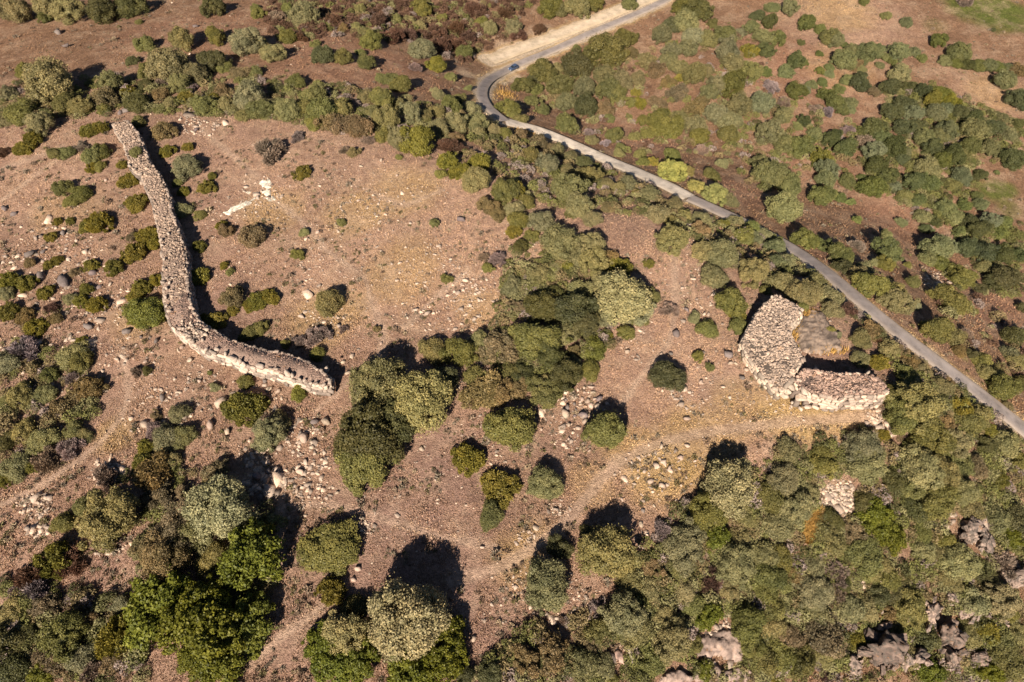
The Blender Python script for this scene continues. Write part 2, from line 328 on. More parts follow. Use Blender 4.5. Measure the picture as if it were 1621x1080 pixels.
ROCKS = '''
895 655 10 w|898 645 7 k|909 628 7 w|922 631 4 w|931 634 6 w|935 641 7 w|948 631 6 k|945 644 8 w|935 612 7 w|924 657 10 k|926 666 8 w|915 677 5 w|901 673 5 w|896 632 4 k|910 638 4 k|919 639 4 w|907 619 4 w|925 614 4 w|912 648 4 k|961 638 4 w|927 649 4 w|910 657 4 k|939 621 5 w|925 621 4 w|862 647 4 w|901 695 4 w|923 702 4 w|933 713 4 w
1070 528 9 k|993 557 5 w|1087 490 6 k|1115 497 5 w|1122 497 5 w|1062 560 5 k|1047 560 4 w|1153 563 8 k|1157 575 5 w|1165 575 4 w|1182 585 5 w|1175 598 5 k|1110 605 5 w|1083 617 7 w|1047 707 6 w|1088 705 6 w|1087 662 6 w|952 533 9 w
1030 762 7 w|1048 768 6 w|1010 744 4 w|1052 733 4 w|1075 742 4 w|1077 725 6 w|1018 808 5 k|1035 800 4 w|849 835 7 w|1015 830 6 w
475 747 8 w|470 777 5 w|533 780 5 w|483 815 4 w|457 820 5 w|567 900 7 w|560 917 6 w|573 820 6 w|750 1010 7 w|763 866 5 w|505 787 4 w|475 858 4 w
557 563 6 w|543 573 5 w|535 576 4 w|517 587 6 w|603 543 4 w|772 668 6 w|667 710 6 w|647 695 5 w|503 367 5 w|730 348 9 k|568 318 4 w|603 253 4 w|628 277 3 w|572 263 4 w
65 437 11 k|102 447 16 k|47 402 10 k|147 433 8 k|68 397 6 k|157 455 6 k|100 368 8 k|200 523 9 k|140 518 8 k|223 533 4 k|247 540 5 k|300 570 6 w|257 630 9 k|230 572 4 w|62 542 8 w|230 670 10 w|287 550 5 w|281 553 4 w|333 673 10 w|360 683 8 w|350 637 13 w|315 603 5 w|20 338 7 k|7 330 7 k|168 285 4 w|105 73 7 k|93 52 8 k|310 42 6 k|200 176 9 k|190 179 6 k|310 205 4 k|407 753 8 k|425 745 7 k|430 795 5 k|517 667 10 w|480 693 12 w|497 667 7 k|493 709 6 w
410 640 8 w|425 615 7 w|440 618 6 w|418 603 5 k|550 590 5 w|690 760 4 w|905 722 5 w|1060 740 5 w|1100 730 4 w|985 790 4 w|1005 765 4 w|1020 745 5 w
'''

# ------------------------------------------------------------------ roads, paths, colour patches of the ground
ROAD_A = [(1075, -12), (1040, 8), (985, 32), (930, 54), (880, 78), (835, 95), (800, 109), (777, 122), (763, 139), (760, 152), (766, 166), (778, 180), (800, 194)]
ROAD_B = [(800, 194), (845, 204), (880, 219), (930, 240), (985, 264), (1040, 289), (1090, 315)]
ROAD_C = [(1090, 315), (1140, 339), (1200, 364), (1250, 390), (1290, 420), (1335, 457), (1380, 497), (1430, 538), (1490, 582), (1550, 625), (1660, 715)]
TRACK = [(776, 96), (805, 85), (850, 68), (890, 53), (940, 33), (1010, 5), (1050, -12)]
FOOT = [([(312, 200), (345, 228), (378, 254), (405, 278)], .45), ([(436, 318), (480, 352), (500, 372), (512, 396), (560, 425), (581, 436), (583, 455), (586, 482), (605, 512), (612, 545), (600, 565), (566, 590), (530, 625), (500, 650)], .5),
        ([(1390, 660), (1260, 668), (1130, 682), (1040, 702), (970, 735), (935, 780), (890, 835), (838, 872), (780, 906), (715, 918)], .9),
        ([(785, 868), (700, 850), (600, 820), (540, 800), (450, 800)], .4), ([(0, 800), (60, 772), (130, 727), (182, 680), (202, 645), (205, 605), (190, 560)], .5),
        ([(395, 1050), (440, 1012), (500, 972), (545, 925)], .5), ([(445, 760), (448, 800), (440, 850), (445, 900)], .5),
        ([(1065, 385), (1068, 450), (1068, 500), (1060, 545), (1020, 590), (985, 640)], .5), ([(0, 268), (55, 250), (100, 232)], .5), ([(0, 320), (60, 275), (110, 240)], .3),
        ([(640, 520), (690, 470), (740, 430)], .3), ([(700, 300), (640, 330), (580, 300)], .3)]
WHITE = []
roads = [(smooth(resample(hit(ROAD_A)[0], 4), 3), 1.75), (smooth(resample(hit(ROAD_B)[0], 4), 2), 1.8), (smooth(resample(hit(ROAD_C)[0], 4), 3), 1.8)]
track = smooth(resample(hit(TRACK)[0], 4), 2)
feet = [(smooth(resample(xy(p), 2), 2), w) for p, w in FOOT]
PAL = dict(tan=(.425, .265, .182), mauve=(.32, .195, .145), gold=(.50, .33, .15), red=(.33, .18, .115), pale=(.52, .39, .27), litter=(.17, .105, .07),
           green=(.13, .15, .035), cream=(.60, .48, .35), brown=(.26, .15, .09), orange=(.55, .27, .06))
BL = '''tan 700 350 190 1|tan 560 420 120 1|tan 480 260 120 .9|tan 1080 560 130 1|tan 1200 680 130 1|tan 1060 430 60 .9|tan 60 280 110 .8|tan 230 600 90 .6
mauve 640 820 130 1|mauve 720 720 70 .9|mauve 760 1000 90 .9|mauve 500 1000 70 .7|mauve 330 480 70 .5|mauve 300 330 60 .4|mauve 70 620 130 .5|mauve 180 900 90 .8|mauve 620 900 90 .7|mauve 480 600 60 .4
gold 1260 660 60 0.90|gold 1040 745 60 0.83|gold 985 700 40 0.60|gold 1330 650 50 0.90|gold 560 340 50 0.52|gold 640 430 70 0.45|gold 520 500 60 0.52|gold 1285 832 20 1.4|orange 1285 832 14 1|gold 760 490 50 0.45|gold 850 880 50 0.45|gold 220 500 50 0.45|gold 180 690 30 0.60|gold 735 170 12 1.20|gold 800 150 16 1|orange 800 148 9 .8|gold 835 210 10 1.20
pale 810 122 18 1.1|cream 790 128 14 .9|pale 740 118 14 .7|pale 765 88 12 .8|pale 720 95 9 .5|pale 1320 790 30 .5|pale 860 50 20 .5|pale 800 75 18 .6
red 560 90 130 .8|red 300 60 120 .6|red 1280 120 120 .8|red 1560 480 120 .8|red 1420 330 90 .8|red 1480 620 90 .6|red 1000 220 80 .8|red 1250 270 60 .8|red 900 260 60 .5|brown 640 50 120 .6|red 1150 300 60 .6|red 1330 430 90 .8|red 1560 170 80 .6
tan 1340 30 110 .8|gold 1330 20 60 0.52|tan 1560 130 80 .5|gold 1570 150 50 0.45|green 1560 10 60 .9|green 1600 25 50 .7|green 1580 300 26 .9|green 1600 330 20 .6|green 1220 165 16 .5|green 1540 290 18 .4|green 1480 40 20 .3|gold 430 330 50 .5|gold 640 300 60 .5|gold 1110 700 70 .6|gold 1180 640 50 .5|gold 940 770 40 .4|gold 1330 110 60 .35|gold 1500 470 50 .3|gold 100 330 60 .3|gold 820 900 50 .4'''
blobs = [b.split() for b in BL.replace('\n', '|').split('|')]
_bp, _bt = hit([(float(b[1]), float(b[2])) for b in blobs])
SCRUB = {}
def albedo(x, y):
    n = fbm(x / 9, y / 9, 4, 11); n2 = fbm(x / 3.1, y / 3.1, 3, 21)
    sd = grid_at(_sd, x, y)
    c = np.empty(x.shape + (3,)); k = sstep(0, 30, sd)[..., None]
    c[:] = np.array((.365, .224, .156)) * (1 - k) + np.array(PAL['brown']) * k
    for b, p, t in zip(blobs, _bp, _bt):
        r = float(b[3]) * t * 1.15; d = np.hypot(x - p[0], y - p[1]) / r
        f = np.clip(float(b[4]) * sstep(1.15, .45, d + 0.7 * (n - .5) + .4 * (n2 - .5)), 0, 1)[..., None]
        c = c * (1 - f) + np.array(PAL[b[0]]) * f
    for P, w in feet:
        d = poly_dist(x, y, P, False); f = (.62 * sstep(max(w, .6) * 1.8, max(w, .6) * .6, d + 1.0 * (n2 - .5)))[..., None]
        c = c * (1 - f) + np.array((.52, .36, .255)) * f
    for P, w in roads + [(track, 2.6)]:
        d = poly_dist(x, y, P, False) + 2.2 * (n2 - .5)
        f = (.75 * sstep(w + 2.6, w + .6, d))[..., None]; c = c * (1 - f) + np.array(PAL['gold']) * f * .9 + np.array(PAL['pale']) * f * .1
        f = (.85 * sstep(w + 1.0, w + .3, d))[..., None]; c = c * (1 - f) + np.array(PAL['cream']) * f
    return np.clip(c * (0.80 + .4 * n[..., None]), 0, 1)
def road_near(x, y):
    d = np.full(x.shape, 1e3)
    for P, w in roads + [(track, 3.0)]: d = np.minimum(d, poly_dist(x, y, P, False) - w)
    return d
_rn = road_near(GX, GY)
def ground_z(x, y):
    k = sstep(.3, 4, grid_at(_rn, x, y))
    return base(x, y) + k * (.55 * (fbm(x / 4.5, y / 4.5, 4, 31) - .5) + .16 * (vnoise(x / .7, y / .7, 41) - .5))

def axis(a, b, step, far):
    core = np.arange(a, b, step); out = []; s = step; v = b
    while v < far: out.append(v); s *= 1.35; v += s
    lo = []; s = step; v = a
    while v > -far: s *= 1.35; v -= s; lo.append(v)
    return np.r_[lo[::-1], core, out]
ax_, ay_ = axis(-215, 235, .55, 4000), axis(2, 275, .5, 4000)
X, Y = np.meshgrid(ax_, ay_); Z = ground_z(X, Y)
nx, ny = len(ax_), len(ay_)
ii = (np.arange(ny - 1)[:, None] * nx + np.arange(nx - 1)[None]).ravel()
colr = albedo(X.ravel(), Y.ravel())
gm = raw_mesh('ground', np.stack([X.ravel(), Y.ravel(), Z.ravel()], 1), np.stack([ii, ii + 1, ii + nx + 1, ii + nx], 1), M_GROUND,
              {'Col': ('FLOAT_COLOR', np.c_[colr, np.ones(len(colr))])}, True)
tag(link('ground', gm), 'dry pinkish brown ground of the plateau and its slopes', kind='structure')
del X, Y, Z, colr

def strip(name, P, w, m, label, lift=.14, n=9):
    P = resample(P, 1.2); T = np.gradient(P[:, :2], axis=0); T /= np.linalg.norm(T, axis=1)[:, None]
    Nn = np.c_[-T[:, 1], T[:, 0]]; u = np.linspace(-1, 1, n)
    wob = 1 + .07 * (fbm(P[:, 0] / 3, P[:, 1] / 3, 2, 3) - .5)
    V = P[:, None, :2] + Nn[:, None, :] * (u[None, :, None] * w * wob[:, None, None])
    zb = np.max(np.stack([base(V[:, k, 0], V[:, k, 1]) for k in range(n)]), 0)
    z = smooth(np.c_[zb, zb], 4)[:, :1] * .5 + .5 * base(V[..., 0], V[..., 1]) + lift - .12 * (np.abs(u) > .99)
    Vv = np.concatenate([V, z[..., None]], 2).reshape(-1, 3); k = len(P)
    i = (np.arange(k - 1)[:, None] * n + np.arange(n - 1)[None]).ravel()
    me = raw_mesh(name, Vv, np.stack([i, i + n, i + n + 1, i + 1], 1), m, {'edge': ('FLOAT', np.tile(np.abs(u), k))}, True)
    return tag(link(name, me), label, kind='structure')
M_ASPH = road_mat('asphalt', (.275, .23, .205), (.46, .36, .27)); M_GRAV = road_mat('pale_gravel', (.68, .57, .45), (.66, .52, .36)); M_TRACK = road_mat('cream_dust', (.56, .44, .31), (.50, .37, .22))
strip('road', roads[0][0], 1.5, M_ASPH, 'narrow grey asphalt road coming down to the hairpin bend')
strip('gravel_road', roads[1][0], 2.0, M_GRAV, 'pale dusty stretch of road between the bushes')
strip('road', roads[2][0], 1.75, M_ASPH, 'narrow grey asphalt road running downhill past the ruined tower')
strip('dirt_track', track, 2.5, M_TRACK, 'wide cream dirt track beside the asphalt road', .10)

# ------------------------------------------------------------------ plants: one crown mesh per kind and variant
def unit(v): return v / (np.linalg.norm(v, axis=-1, keepdims=True) + 1e-9)
ICO = None
def ico(sub):
    bm = bmesh.new(); bmesh.ops.create_icosphere(bm, subdivisions=sub, radius=1)
    V = np.array([v.co[:] for v in bm.verts]); F = np.array([[v.index for v in f.verts] for f in bm.faces]); bm.free(); return V, F
ICO1, ICO3, ICO4 = ico(1), ico(3), ico(4)
def crown(seed, nl, lr, nq, leaf, zc, sz, low=-.3, elong=1.0, radial=.0, core=.66, depth=(.82, 1.08), wob=.20):
    r = np.random.default_rng(seed)
    D = unit(r.normal(size=(nl * 6, 3))); D = D[D[:, 2] > low]
    keep = [D[0]]                                                   # spread the lobes apart
    for d in D[1:]:
        if len(keep) >= nl: break
        if min(np.linalg.norm(d - k) for k in keep) > 2.3 / math.sqrt(nl) * r.uniform(.65, 1.15): keep.append(d)
    D = np.array(keep); nl = len(D); ph = np.arctan2(D[:, 1], D[:, 0]); a = r.uniform(0, 6.3, 3)
    out = 1 + wob * np.sin(2 * ph + a[0]) * .6 + wob * np.sin(3 * ph + a[1]) * .7 + r.normal(size=nl) * wob * .75
    lrs = lr * r.uniform(.55, 1.6, nl)
    cc = D * (out * (1 - lrs * .8))[:, None] * np.array((1, 1, sz)) + np.array((0, 0, zc))
    ltint = r.uniform(0, 1, nl)
    n = int(nq * 1.7); k = r.choice(nl, n, p=lrs ** 2 / (lrs ** 2).sum())
    dd = unit(unit(r.normal(size=(n, 3))) + .55 * D[k] + np.array((0, 0, .15)))
    P = cc[k] + dd * (lrs[k] * r.uniform(*depth, n) * (1 + .30 * r.normal(size=n) * (r.random(n) < .2)))[:, None]
    dm = np.full(n, 9.)
    for j in range(nl): dm = np.minimum(dm, np.where(k == j, 9, np.linalg.norm(P - cc[j], axis=1) / lrs[j]))
    ok = (dm > .72) & (P[:, 2] > .02); P, dd, k = P[ok][:nq], dd[ok][:nq], k[ok][:nq]; n = len(P)
    nrm = unit(dd + .95 * r.normal(size=(n, 3)) + np.array((0, 0, .25)))
    t1 = unit(np.cross(nrm, r.normal(size=(n, 3))))
    if radial: t1 = unit(t1 * (1 - radial) + (dd + np.array((0, 0, .4))) * radial); nrm = unit(np.cross(t1, r.normal(size=(n, 3))))
    t2 = np.cross(nrm, t1); s = leaf * r.uniform(.6, 1.35, n)[:, None]
    V = np.stack([P - t1 * s * elong, P + t2 * s * .62, P + t1 * s * elong, P - t2 * s * .62], 1).reshape(-1, 3)
    F = np.arange(4 * n).reshape(-1, 4)
    T = np.repeat(np.clip(.5 * ltint[k] + .5 * r.random(n), 0, 1), 4)
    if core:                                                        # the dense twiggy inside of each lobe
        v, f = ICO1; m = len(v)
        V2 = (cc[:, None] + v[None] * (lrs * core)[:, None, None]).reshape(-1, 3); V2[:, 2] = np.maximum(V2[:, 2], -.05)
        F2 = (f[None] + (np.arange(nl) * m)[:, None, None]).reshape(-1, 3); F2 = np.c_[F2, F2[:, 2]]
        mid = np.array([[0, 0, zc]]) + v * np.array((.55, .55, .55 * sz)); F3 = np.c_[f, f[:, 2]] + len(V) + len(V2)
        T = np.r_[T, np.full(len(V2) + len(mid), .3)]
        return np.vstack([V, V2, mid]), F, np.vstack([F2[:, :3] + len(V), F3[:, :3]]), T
    return V, F, np.zeros((0, 3), int), T
def crown_mesh(name, data, m):
    V, Q, Tr, T = data
    me = bpy.data.meshes.new(name); me.vertices.add(len(V)); me.vertices.foreach_set('co', V.astype(np.float32).ravel())
    lo = np.r_[Q.ravel(), Tr.ravel()].astype(np.int32); me.loops.add(len(lo)); me.loops.foreach_set('vertex_index', lo)
    tot = np.r_[np.full(len(Q), 4), np.full(len(Tr), 3)].astype(np.int32); me.polygons.add(len(tot))
    me.polygons.foreach_set('loop_start', np.r_[0, np.cumsum(tot)[:-1]].astype(np.int32)); me.polygons.foreach_set('loop_total', tot)
    a = me.attributes.new('tint', 'FLOAT', 'POINT'); a.data.foreach_set('value', T.astype(np.float32))
    me.materials.append(m); me.update(calc_edges=True); return me
def tube(pts, rad, n=7):
    pts = np.asarray(pts, float); V = []; F = []
    for i, (p, r_) in enumerate(zip(pts, rad)):
        t = unit(pts[min(i + 1, len(pts) - 1)] - pts[max(i - 1, 0)]); a = unit(np.cross(t, (0.3, 1, .1))); b = np.cross(t, a)
        for k in range(n):
            th = 2 * math.pi * k / n; V.append(p + r_ * (math.cos(th) * a + math.sin(th) * b))
        if i:
            o = (i - 1) * n
            F += [(o + k, o + (k + 1) % n, o + n + (k + 1) % n, o + n + k) for k in range(n)]
    return np.array(V), np.array(F)
def trunk_mesh(seed):
    r = np.random.default_rng(seed); VV, FF, o = [], [], 0
    parts = [([(0, 0, -.12), (.02, .01, .2), (.03, -.02, .5)], (.09, .07, .055))]
    for k in range(5):
        a = 2 * math.pi * k / 5 + r.uniform(-.4, .4); e = np.array((math.cos(a) * .5, math.sin(a) * .5, r.uniform(.8, 1.15)))
        parts.append(([(.02, 0, .42), e * (.45, .45, .7), e], (.05, .035, .012)))
    for p, rad in parts:
        v, f = tube(p, rad); VV.append(v); FF.append(f + o); o += len(v)
    return raw_mesh('trunk', np.vstack(VV), np.vstack(FF), M_BARK, None, True)
# kind: lobes, lobe size, leaves, leaf size ...
STYLE = {
    'olive_t': [dict(nl=n, lr=.245, nq=10500, leaf=.031, zc=.74, sz=.78, low=-.5, elong=1.25) for n in (46, 54, 40, 60, 50, 36, 56, 44)],
    'dense_t': [dict(nl=n, lr=.265, nq=9500, leaf=.039, zc=.66, sz=.76, low=-.5, elong=1.0) for n in (38, 46, 34, 42, 30, 50, 36)],
    'olive_b': [dict(nl=n, lr=.30, nq=6500, leaf=.039, zc=.30, sz=.74, low=-.15, elong=1.3) for n in (32, 38, 26, 34, 22, 40)],
    'dense_b': [dict(nl=n, lr=.30, nq=6000, leaf=.046, zc=.30, sz=.72, low=-.15, elong=1.0) for n in (30, 36, 24, 32, 20, 38)],
    'spurge_b': [dict(nl=n, lr=.24, nq=5000, leaf=.050, zc=.26, sz=.66, low=-.05, elong=1.7, radial=.45, wob=.17) for n in (34, 28, 40, 24, 36)],
    'broad_t': [dict(nl=n, lr=.22, nq=7500, leaf=.058, zc=.66, sz=.70, low=-.4, elong=1.0, depth=(.7, 1.2), wob=.30) for n in (54, 46, 60)],
    'dry_b': [dict(nl=n, lr=.34, nq=4200, leaf=.05, zc=.30, sz=.70, low=-.1, elong=2.6, radial=.7, core=.5, depth=(.5, 1.2), wob=.25) for n in (18, 22, 14, 26)],
    'brown_b': [dict(nl=n, lr=.30, nq=5200, leaf=.046, zc=.32, sz=.72, low=-.15, elong=1.5, radial=.2, wob=.22) for n in (24, 30, 20, 34, 16)],
}
CROWN, CDATA = {}, {}
for si, (st, lst) in enumerate(STYLE.items()):
    CDATA[st] = [crown(100 * si + j + 3, **kw) for j, kw in enumerate(lst)]
    CROWN[st] = [crown_mesh('crown', d, M_LEAF) for d in CDATA[st]]
TRUNKS = [trunk_mesh(s) for s in (1, 2, 3)]
COL = dict(o=(.222, .198, .084), O=(.278, .250, .112), d=(.094, .090, .032), g=(.162, .154, .046), G=(.165, .158, .028), y=(.185, .160, .030), l=(.128, .136, .017),
           L=(.310, .300, .090), b=(.200, .148, .068), r=(.135, .075, .047), p=(.260, .195, .160))
CNAME = dict(o='grey-green', O='silvery', d='dark green', g='mid green', G='bright green', y='olive-yellow', l='lime green', L='pale yellow-green', b='brownish', r='rust-brown dry', p='grey leafless dry')
MARKS = [(190, 185, "the long wall's far end"), (243, 330, "the long wall's upper half"), (265, 500, "the long wall's bend"), (515, 615, "the long wall's near end"),
         (400, 305, 'the white bare rock'), (812, 107, 'the blue car'), (765, 140, 'the hairpin bend'), (900, 50, 'the cream dirt track'), (1215, 520, "the tower's pale rubble wing"),
         (1340, 605, "the tower's walled wing"), (1300, 525, "the tower's inner bedrock"), (915, 640, 'the big boulder heap'), (520, 480, 'the lone grey field bush'), (640, 625, 'the silvery twin trees'),
         (985, 470, 'the huge grey ridge tree'), (1058, 594, 'the lone round dark bush'), (645, 985, 'the huge bottom tree'), (335, 1005, 'the lime green thicket'), (1285, 832, 'the orange grass patch'),
         (1395, 1035, 'the dark cliff face'), (1540, 850, 'the upper crag'), (1130, 1010, 'the pale bare slab'), (1010, 275, 'the pale road stretch'), (1260, 395, "the road's reappearing stretch"),
         (1420, 530, 'the road below the tower'), (1570, 640, 'the right-edge road'), (1240, 330, 'the tall lone tree'), (1500, 150, 'the dark bramble thicket'), (1590, 100, 'the upper-right field'),
         (1300, 30, 'the top field'), (690, 101, 'the bright green ball bush'), (660, 222, 'the bright green ridge tree'), (640, 50, 'the rusty scrub patch'), (265, 100, 'the upper olive clump'), (75, 128, 'the wide upper-left olive'),
         (100, 445, 'the dark grey rock group'), (347, 800, 'the wide lower-left tree'), (85, 887, 'the yellow lower-left bush'), (520, 860, 'the round footpath bush'), (1155, 773, 'the broad slope-top tree'),
         (1060, 275, 'the palest roadside bush'), (1507, 473, 'the stone-heap bush'), (1320, 790, 'the pink scree'), (40, 650, 'the left edge scrub'), (1480, 680, 'the roadside wood')]
ORD = ['nearest', 'second nearest', 'third nearest', 'fourth nearest', 'fifth nearest', 'sixth nearest', 'seventh nearest', 'eighth nearest', 'ninth nearest', 'tenth nearest', 'eleventh nearest', 'twelfth nearest']
def relate(x, y):
    d, mx, my, nm = min((math.hypot((x - mx) , (y - my)), mx, my, nm) for mx, my, nm in MARKS if math.hypot(x - mx, y - my) > 6)
    dx, dy = x - mx, y - my
    if abs(dx) > 2 * abs(dy): w = 'right of' if dx > 0 else 'left of'
    elif abs(dy) > 2 * abs(dx): w = 'in front of' if dy > 0 else 'beyond'
    else: w = ('in front and ' if dy > 0 else 'beyond and ') + ('right of' if dx > 0 else 'left of')
    return d, w, nm
def give_labels(items):                  # items: (object, x, y, what); the rank among look-alikes near the same landmark makes each label single
    g = {}
    for o, x, y, what in items:
        d, w, nm = relate(x, y); g.setdefault((what, w, nm), []).append((d, o))
    for (what, w, nm), L in g.items():
        L.sort(key=lambda q: q[0])
        for k, (d, o) in enumerate(L):
            o['label'] = f'{what}, {ORD[k]}, {w} {nm}' if len(L) > 1 else f'{what} {w} {nm}'
SPECIAL = {(520, 480): 'lone round grey-green bush casting a black shadow on the open stony field', (985, 470): 'huge grey-green tree with the widest crown on the ridge thicket',
           (665, 632): 'broad silvery tree crown on the right of the twin trees', (645, 985): 'huge pale cauliflower-shaped tree at the bottom edge',
           (1058, 594): 'lone perfectly round dark bush on the tan ground facing the ruined tower', (347, 800): 'wide pale silvery tree beside the shaded boulders at lower left',
           (1060, 275): 'palest yellow-green round bush just above the pale road stretch', (690, 101): 'bright green ball-shaped bush on the red slope left of the hairpin',
           (660, 222): 'bright green domed tree on the ridge between grey-green neighbours', (520, 860): 'round green bush with black shadow between footpath and small stone heap',
           (1240, 330): 'tall grey-green tree standing alone just above the road at right of centre', (215, 242): 'small green bush growing out of the top of the long wall',
           (957, 680): 'round green bush right below the big boulder heap', (1155, 773): 'broad pale tree with furrowed crown at the top of the wooded slope',
           (85, 887): 'yellow-orange leaved bush with black shadow at lower left', (175, 815): 'wide grey-green tree beside the spiky green bush at lower left', (1447, 640): 'very large olive tree against the right end of the ruined tower'}
PL = []
for line in PLANTS.strip().split('\n'):
    t = line[0]
    for q in line[2:].split('|'):
        a = [float(v) for v in q.split()]; PL.append((a[0], a[1], a[2], t))
kept = []
for p in sorted(PL, key=lambda p: -p[2]):
    if all((p[0] - q[0]) ** 2 + (p[1] - q[1]) ** 2 > (.28 * (p[2] + q[2])) ** 2 for q in kept): kept.append(p)
PL = kept
ROADPX = [np.array(q, float) for q in (ROAD_A, [(838, 202)] + ROAD_B[2:], ROAD_C[:2], ROAD_C[3:])]
def clear_of_road(x, y, rad, half):      # a crown the photo shows beside the road stands beside it
    for Q in ROADPX:
        for k in range(len(Q) - 1):
            a, b = Q[k], Q[k + 1]; v = b - a; t = np.clip(np.dot((x, y) - a, v) / np.dot(v, v), 0, 1); c = a + t * v; d = np.array((x, y)) - c; L = np.linalg.norm(d)
            if L < rad * .95 + half and L > 1e-3:
                q = d / L * min(rad * .95 + half - L, 14); x, y = x + q[0], y + q[1]
    return x, y
PL0 = [(p[0], p[1]) for p in PL]
PL = [(*clear_of_road(p[0], p[1], p[2], 7), p[2], p[3]) for p in PL]
pxy = np.array([(p[0], p[1]) for p in PL]); prad = np.array([p[2] for p in PL])
_, t0 = hit(pxy, 1.0); RM = prad * t0 * 1.05
typ = [p[3] for p in PL]
is_tree = np.array([(t in 'oOdgGL' and r > 2.5) or (t == 'l' and r > 1.6) or (t == 'b' and r > 3.4) for t, r in zip(typ, RM)])
hc = np.where(is_tree, .68 * RM, .36 * RM)
pos, t1 = hit(pxy, hc); RM = prad * t1 * np.where(prad > 28, .97, 1.0)
LIM = {}
ROUND = {(1058, 594): 1, (645, 985): 3, (665, 632): 3, (598, 605): 1, (957, 680): 5, (808, 675): 1, (520, 860): 1, (577, 692): 5, (960, 873): 6, (868, 925): 4, (347, 800): 3, (1155, 773): 6, (985, 470): 3}
ZS = {(520, 860): .55, (645, 985): 1.15, (520, 480): 1.3, (1058, 594): .85, (957, 680): 1.2, (1155, 773): 1.25, (960, 873): 1.1}
items, rest = [], []
rr = random.Random(5)
for i in np.argsort(-prad):
    t, rm, (x, y) = typ[i], float(RM[i]), PL0[i]
    tree = bool(is_tree[i])
    st = {'o': 'olive', 'O': 'olive', 'd': 'dense', 'g': 'dense', 'G': 'dense', 'L': 'olive', 'y': 'spurge', 'l': 'broad', 'b': 'brown', 'r': 'dry', 'p': 'dry'}[t]
    if st == 'olive' and not tree: st = 'olive'
    key = {'broad': 'broad_t', 'spurge': 'spurge_b', 'brown': 'brown_b', 'dry': 'dry_b'}.get(st, st + ('_t' if tree else '_b'))
    if key == 'brown_b' and tree: key = 'olive_t'
    kind = 'tree' if tree or key == 'broad_t' else 'dry_shrub' if t in 'prb' else 'bush'
    if t == 'y': kind = 'yellow_bush'
    LIM[kind] = LIM.get(kind, 0) + 1
    me = rr.choice(CROWN[key]); vi = CROWN[key].index(me)
    gz = float(ground_z(np.array([pos[i, 0]]), np.array([pos[i, 1]]))[0])
    j = [rr.uniform(.86, 1.14), rr.uniform(-.05, .11)]
    c0 = COL[t]; j[0] *= .80 if x > 820 and y < 320 and t in 'ogbO' else 1; c0 = (c0[0] * .88, c0[1], c0[2]) if x > 1180 and y < 420 and t in 'ogd' else c0; col = (c0[0] * j[0] * (1 + j[1]), c0[1] * j[0], c0[2] * j[0] * (1 - j[1]) * rr.uniform(.85, 1.2), 1)
    sc = (rm * rr.uniform(.9, 1.15), rm * rr.uniform(.84, 1.05), rm * rr.uniform(.78, 1.06) * ZS.get((x, y), 1)); rz = rr.uniform(0, 6.28)
    zz = gz - .05 * rm
    if (x, y) == (215, 242): pos[i] = on_plane([(x, y)], 3.3)[0]; zz = 3.0
    if (x, y) in ROUND: me = CROWN[key][ROUND[(x, y)]]; vi = ROUND[(x, y)]; sc = (rm * 1.03, rm * 1.0, rm * .95 * ZS.get((x, y), 1))
    if LIM[kind] > 295:
        rest.append((key, vi, (pos[i, 0], pos[i, 1], zz), sc, rz, col)); continue
    size = 'small' if rm < 1.25 else 'mid-sized' if rm < 2.2 else 'large' if rm < 4.0 else 'very large'
    if tree:
        o = empty('tree', (pos[i, 0], pos[i, 1], zz)); c = link('crown', me, o); tk = link('trunk', rr.choice(TRUNKS), o); c.color = col
    else:
        o = link(kind, me); o.location = (pos[i, 0], pos[i, 1], zz); o.color = col
    o.scale = sc; o.rotation_euler = (rr.uniform(-.10, .10), rr.uniform(-.10, .10), rz)
    tag(o, None, {'tree': 'tree', 'bush': 'bush', 'dry_shrub': 'dry shrub', 'yellow_bush': 'yellow bush'}[kind],
        {'tree': 'trees of the plateau and its slopes', 'bush': 'evergreen bushes', 'dry_shrub': 'dry shrubs', 'yellow_bush': 'yellowing bushes'}[kind])
    nm = {'tree': 'tree', 'bush': 'bush', 'dry_shrub': 'shrub', 'yellow_bush': 'bush'}[kind]
    if (x, y) in SPECIAL: o['label'] = SPECIAL[(x, y)]
    else: items.append((o, x, y, f'{size} {CNAME[t]} {nm}'))
give_labels(items)
print('PLANTS', LIM, 'rest', len(rest))

# the smallest of the rest and the low scrub between: one mass nobody could count
def inst(templ, P, S, RZ, COLS):
    VV, FF, CC, o = [], [], [], 0
    for k in range(len(P)):
        V, F, T = templ[k]; c, s = math.cos(RZ[k]), math.sin(RZ[k]); W = V * np.asarray(S[k])
        VV.append(np.c_[W[:, 0] * c - W[:, 1] * s, W[:, 0] * s + W[:, 1] * c, W[:, 2]] + np.asarray(P[k])); FF.append(F + o); o += len(V)
        CC.append(np.clip(np.asarray(COLS[k])[None, :3] * (.6 + .85 * T[:, None]), 0, 1))
    return np.vstack(VV), np.vstack(FF), np.vstack(CC)
LOWT = {}
for si, (k, kw) in enumerate(dict(g=dict(nl=9, lr=.42, nq=560, leaf=.088, zc=.3, sz=.75, low=-.1, core=0), b=dict(nl=8, lr=.45, nq=420, leaf=.09, zc=.28, sz=.7, low=-.1, core=0, elong=1.6, radial=.3),
                                  r=dict(nl=8, lr=.45, nq=340, leaf=.085, zc=.26, sz=.7, low=-.1, core=0, elong=2.4, radial=.6)).items()):
    LOWT[k] = [(lambda d: (d[0], d[1], d[3]))(crown(900 + 10 * si + j, **kw)) for j in range(5)]
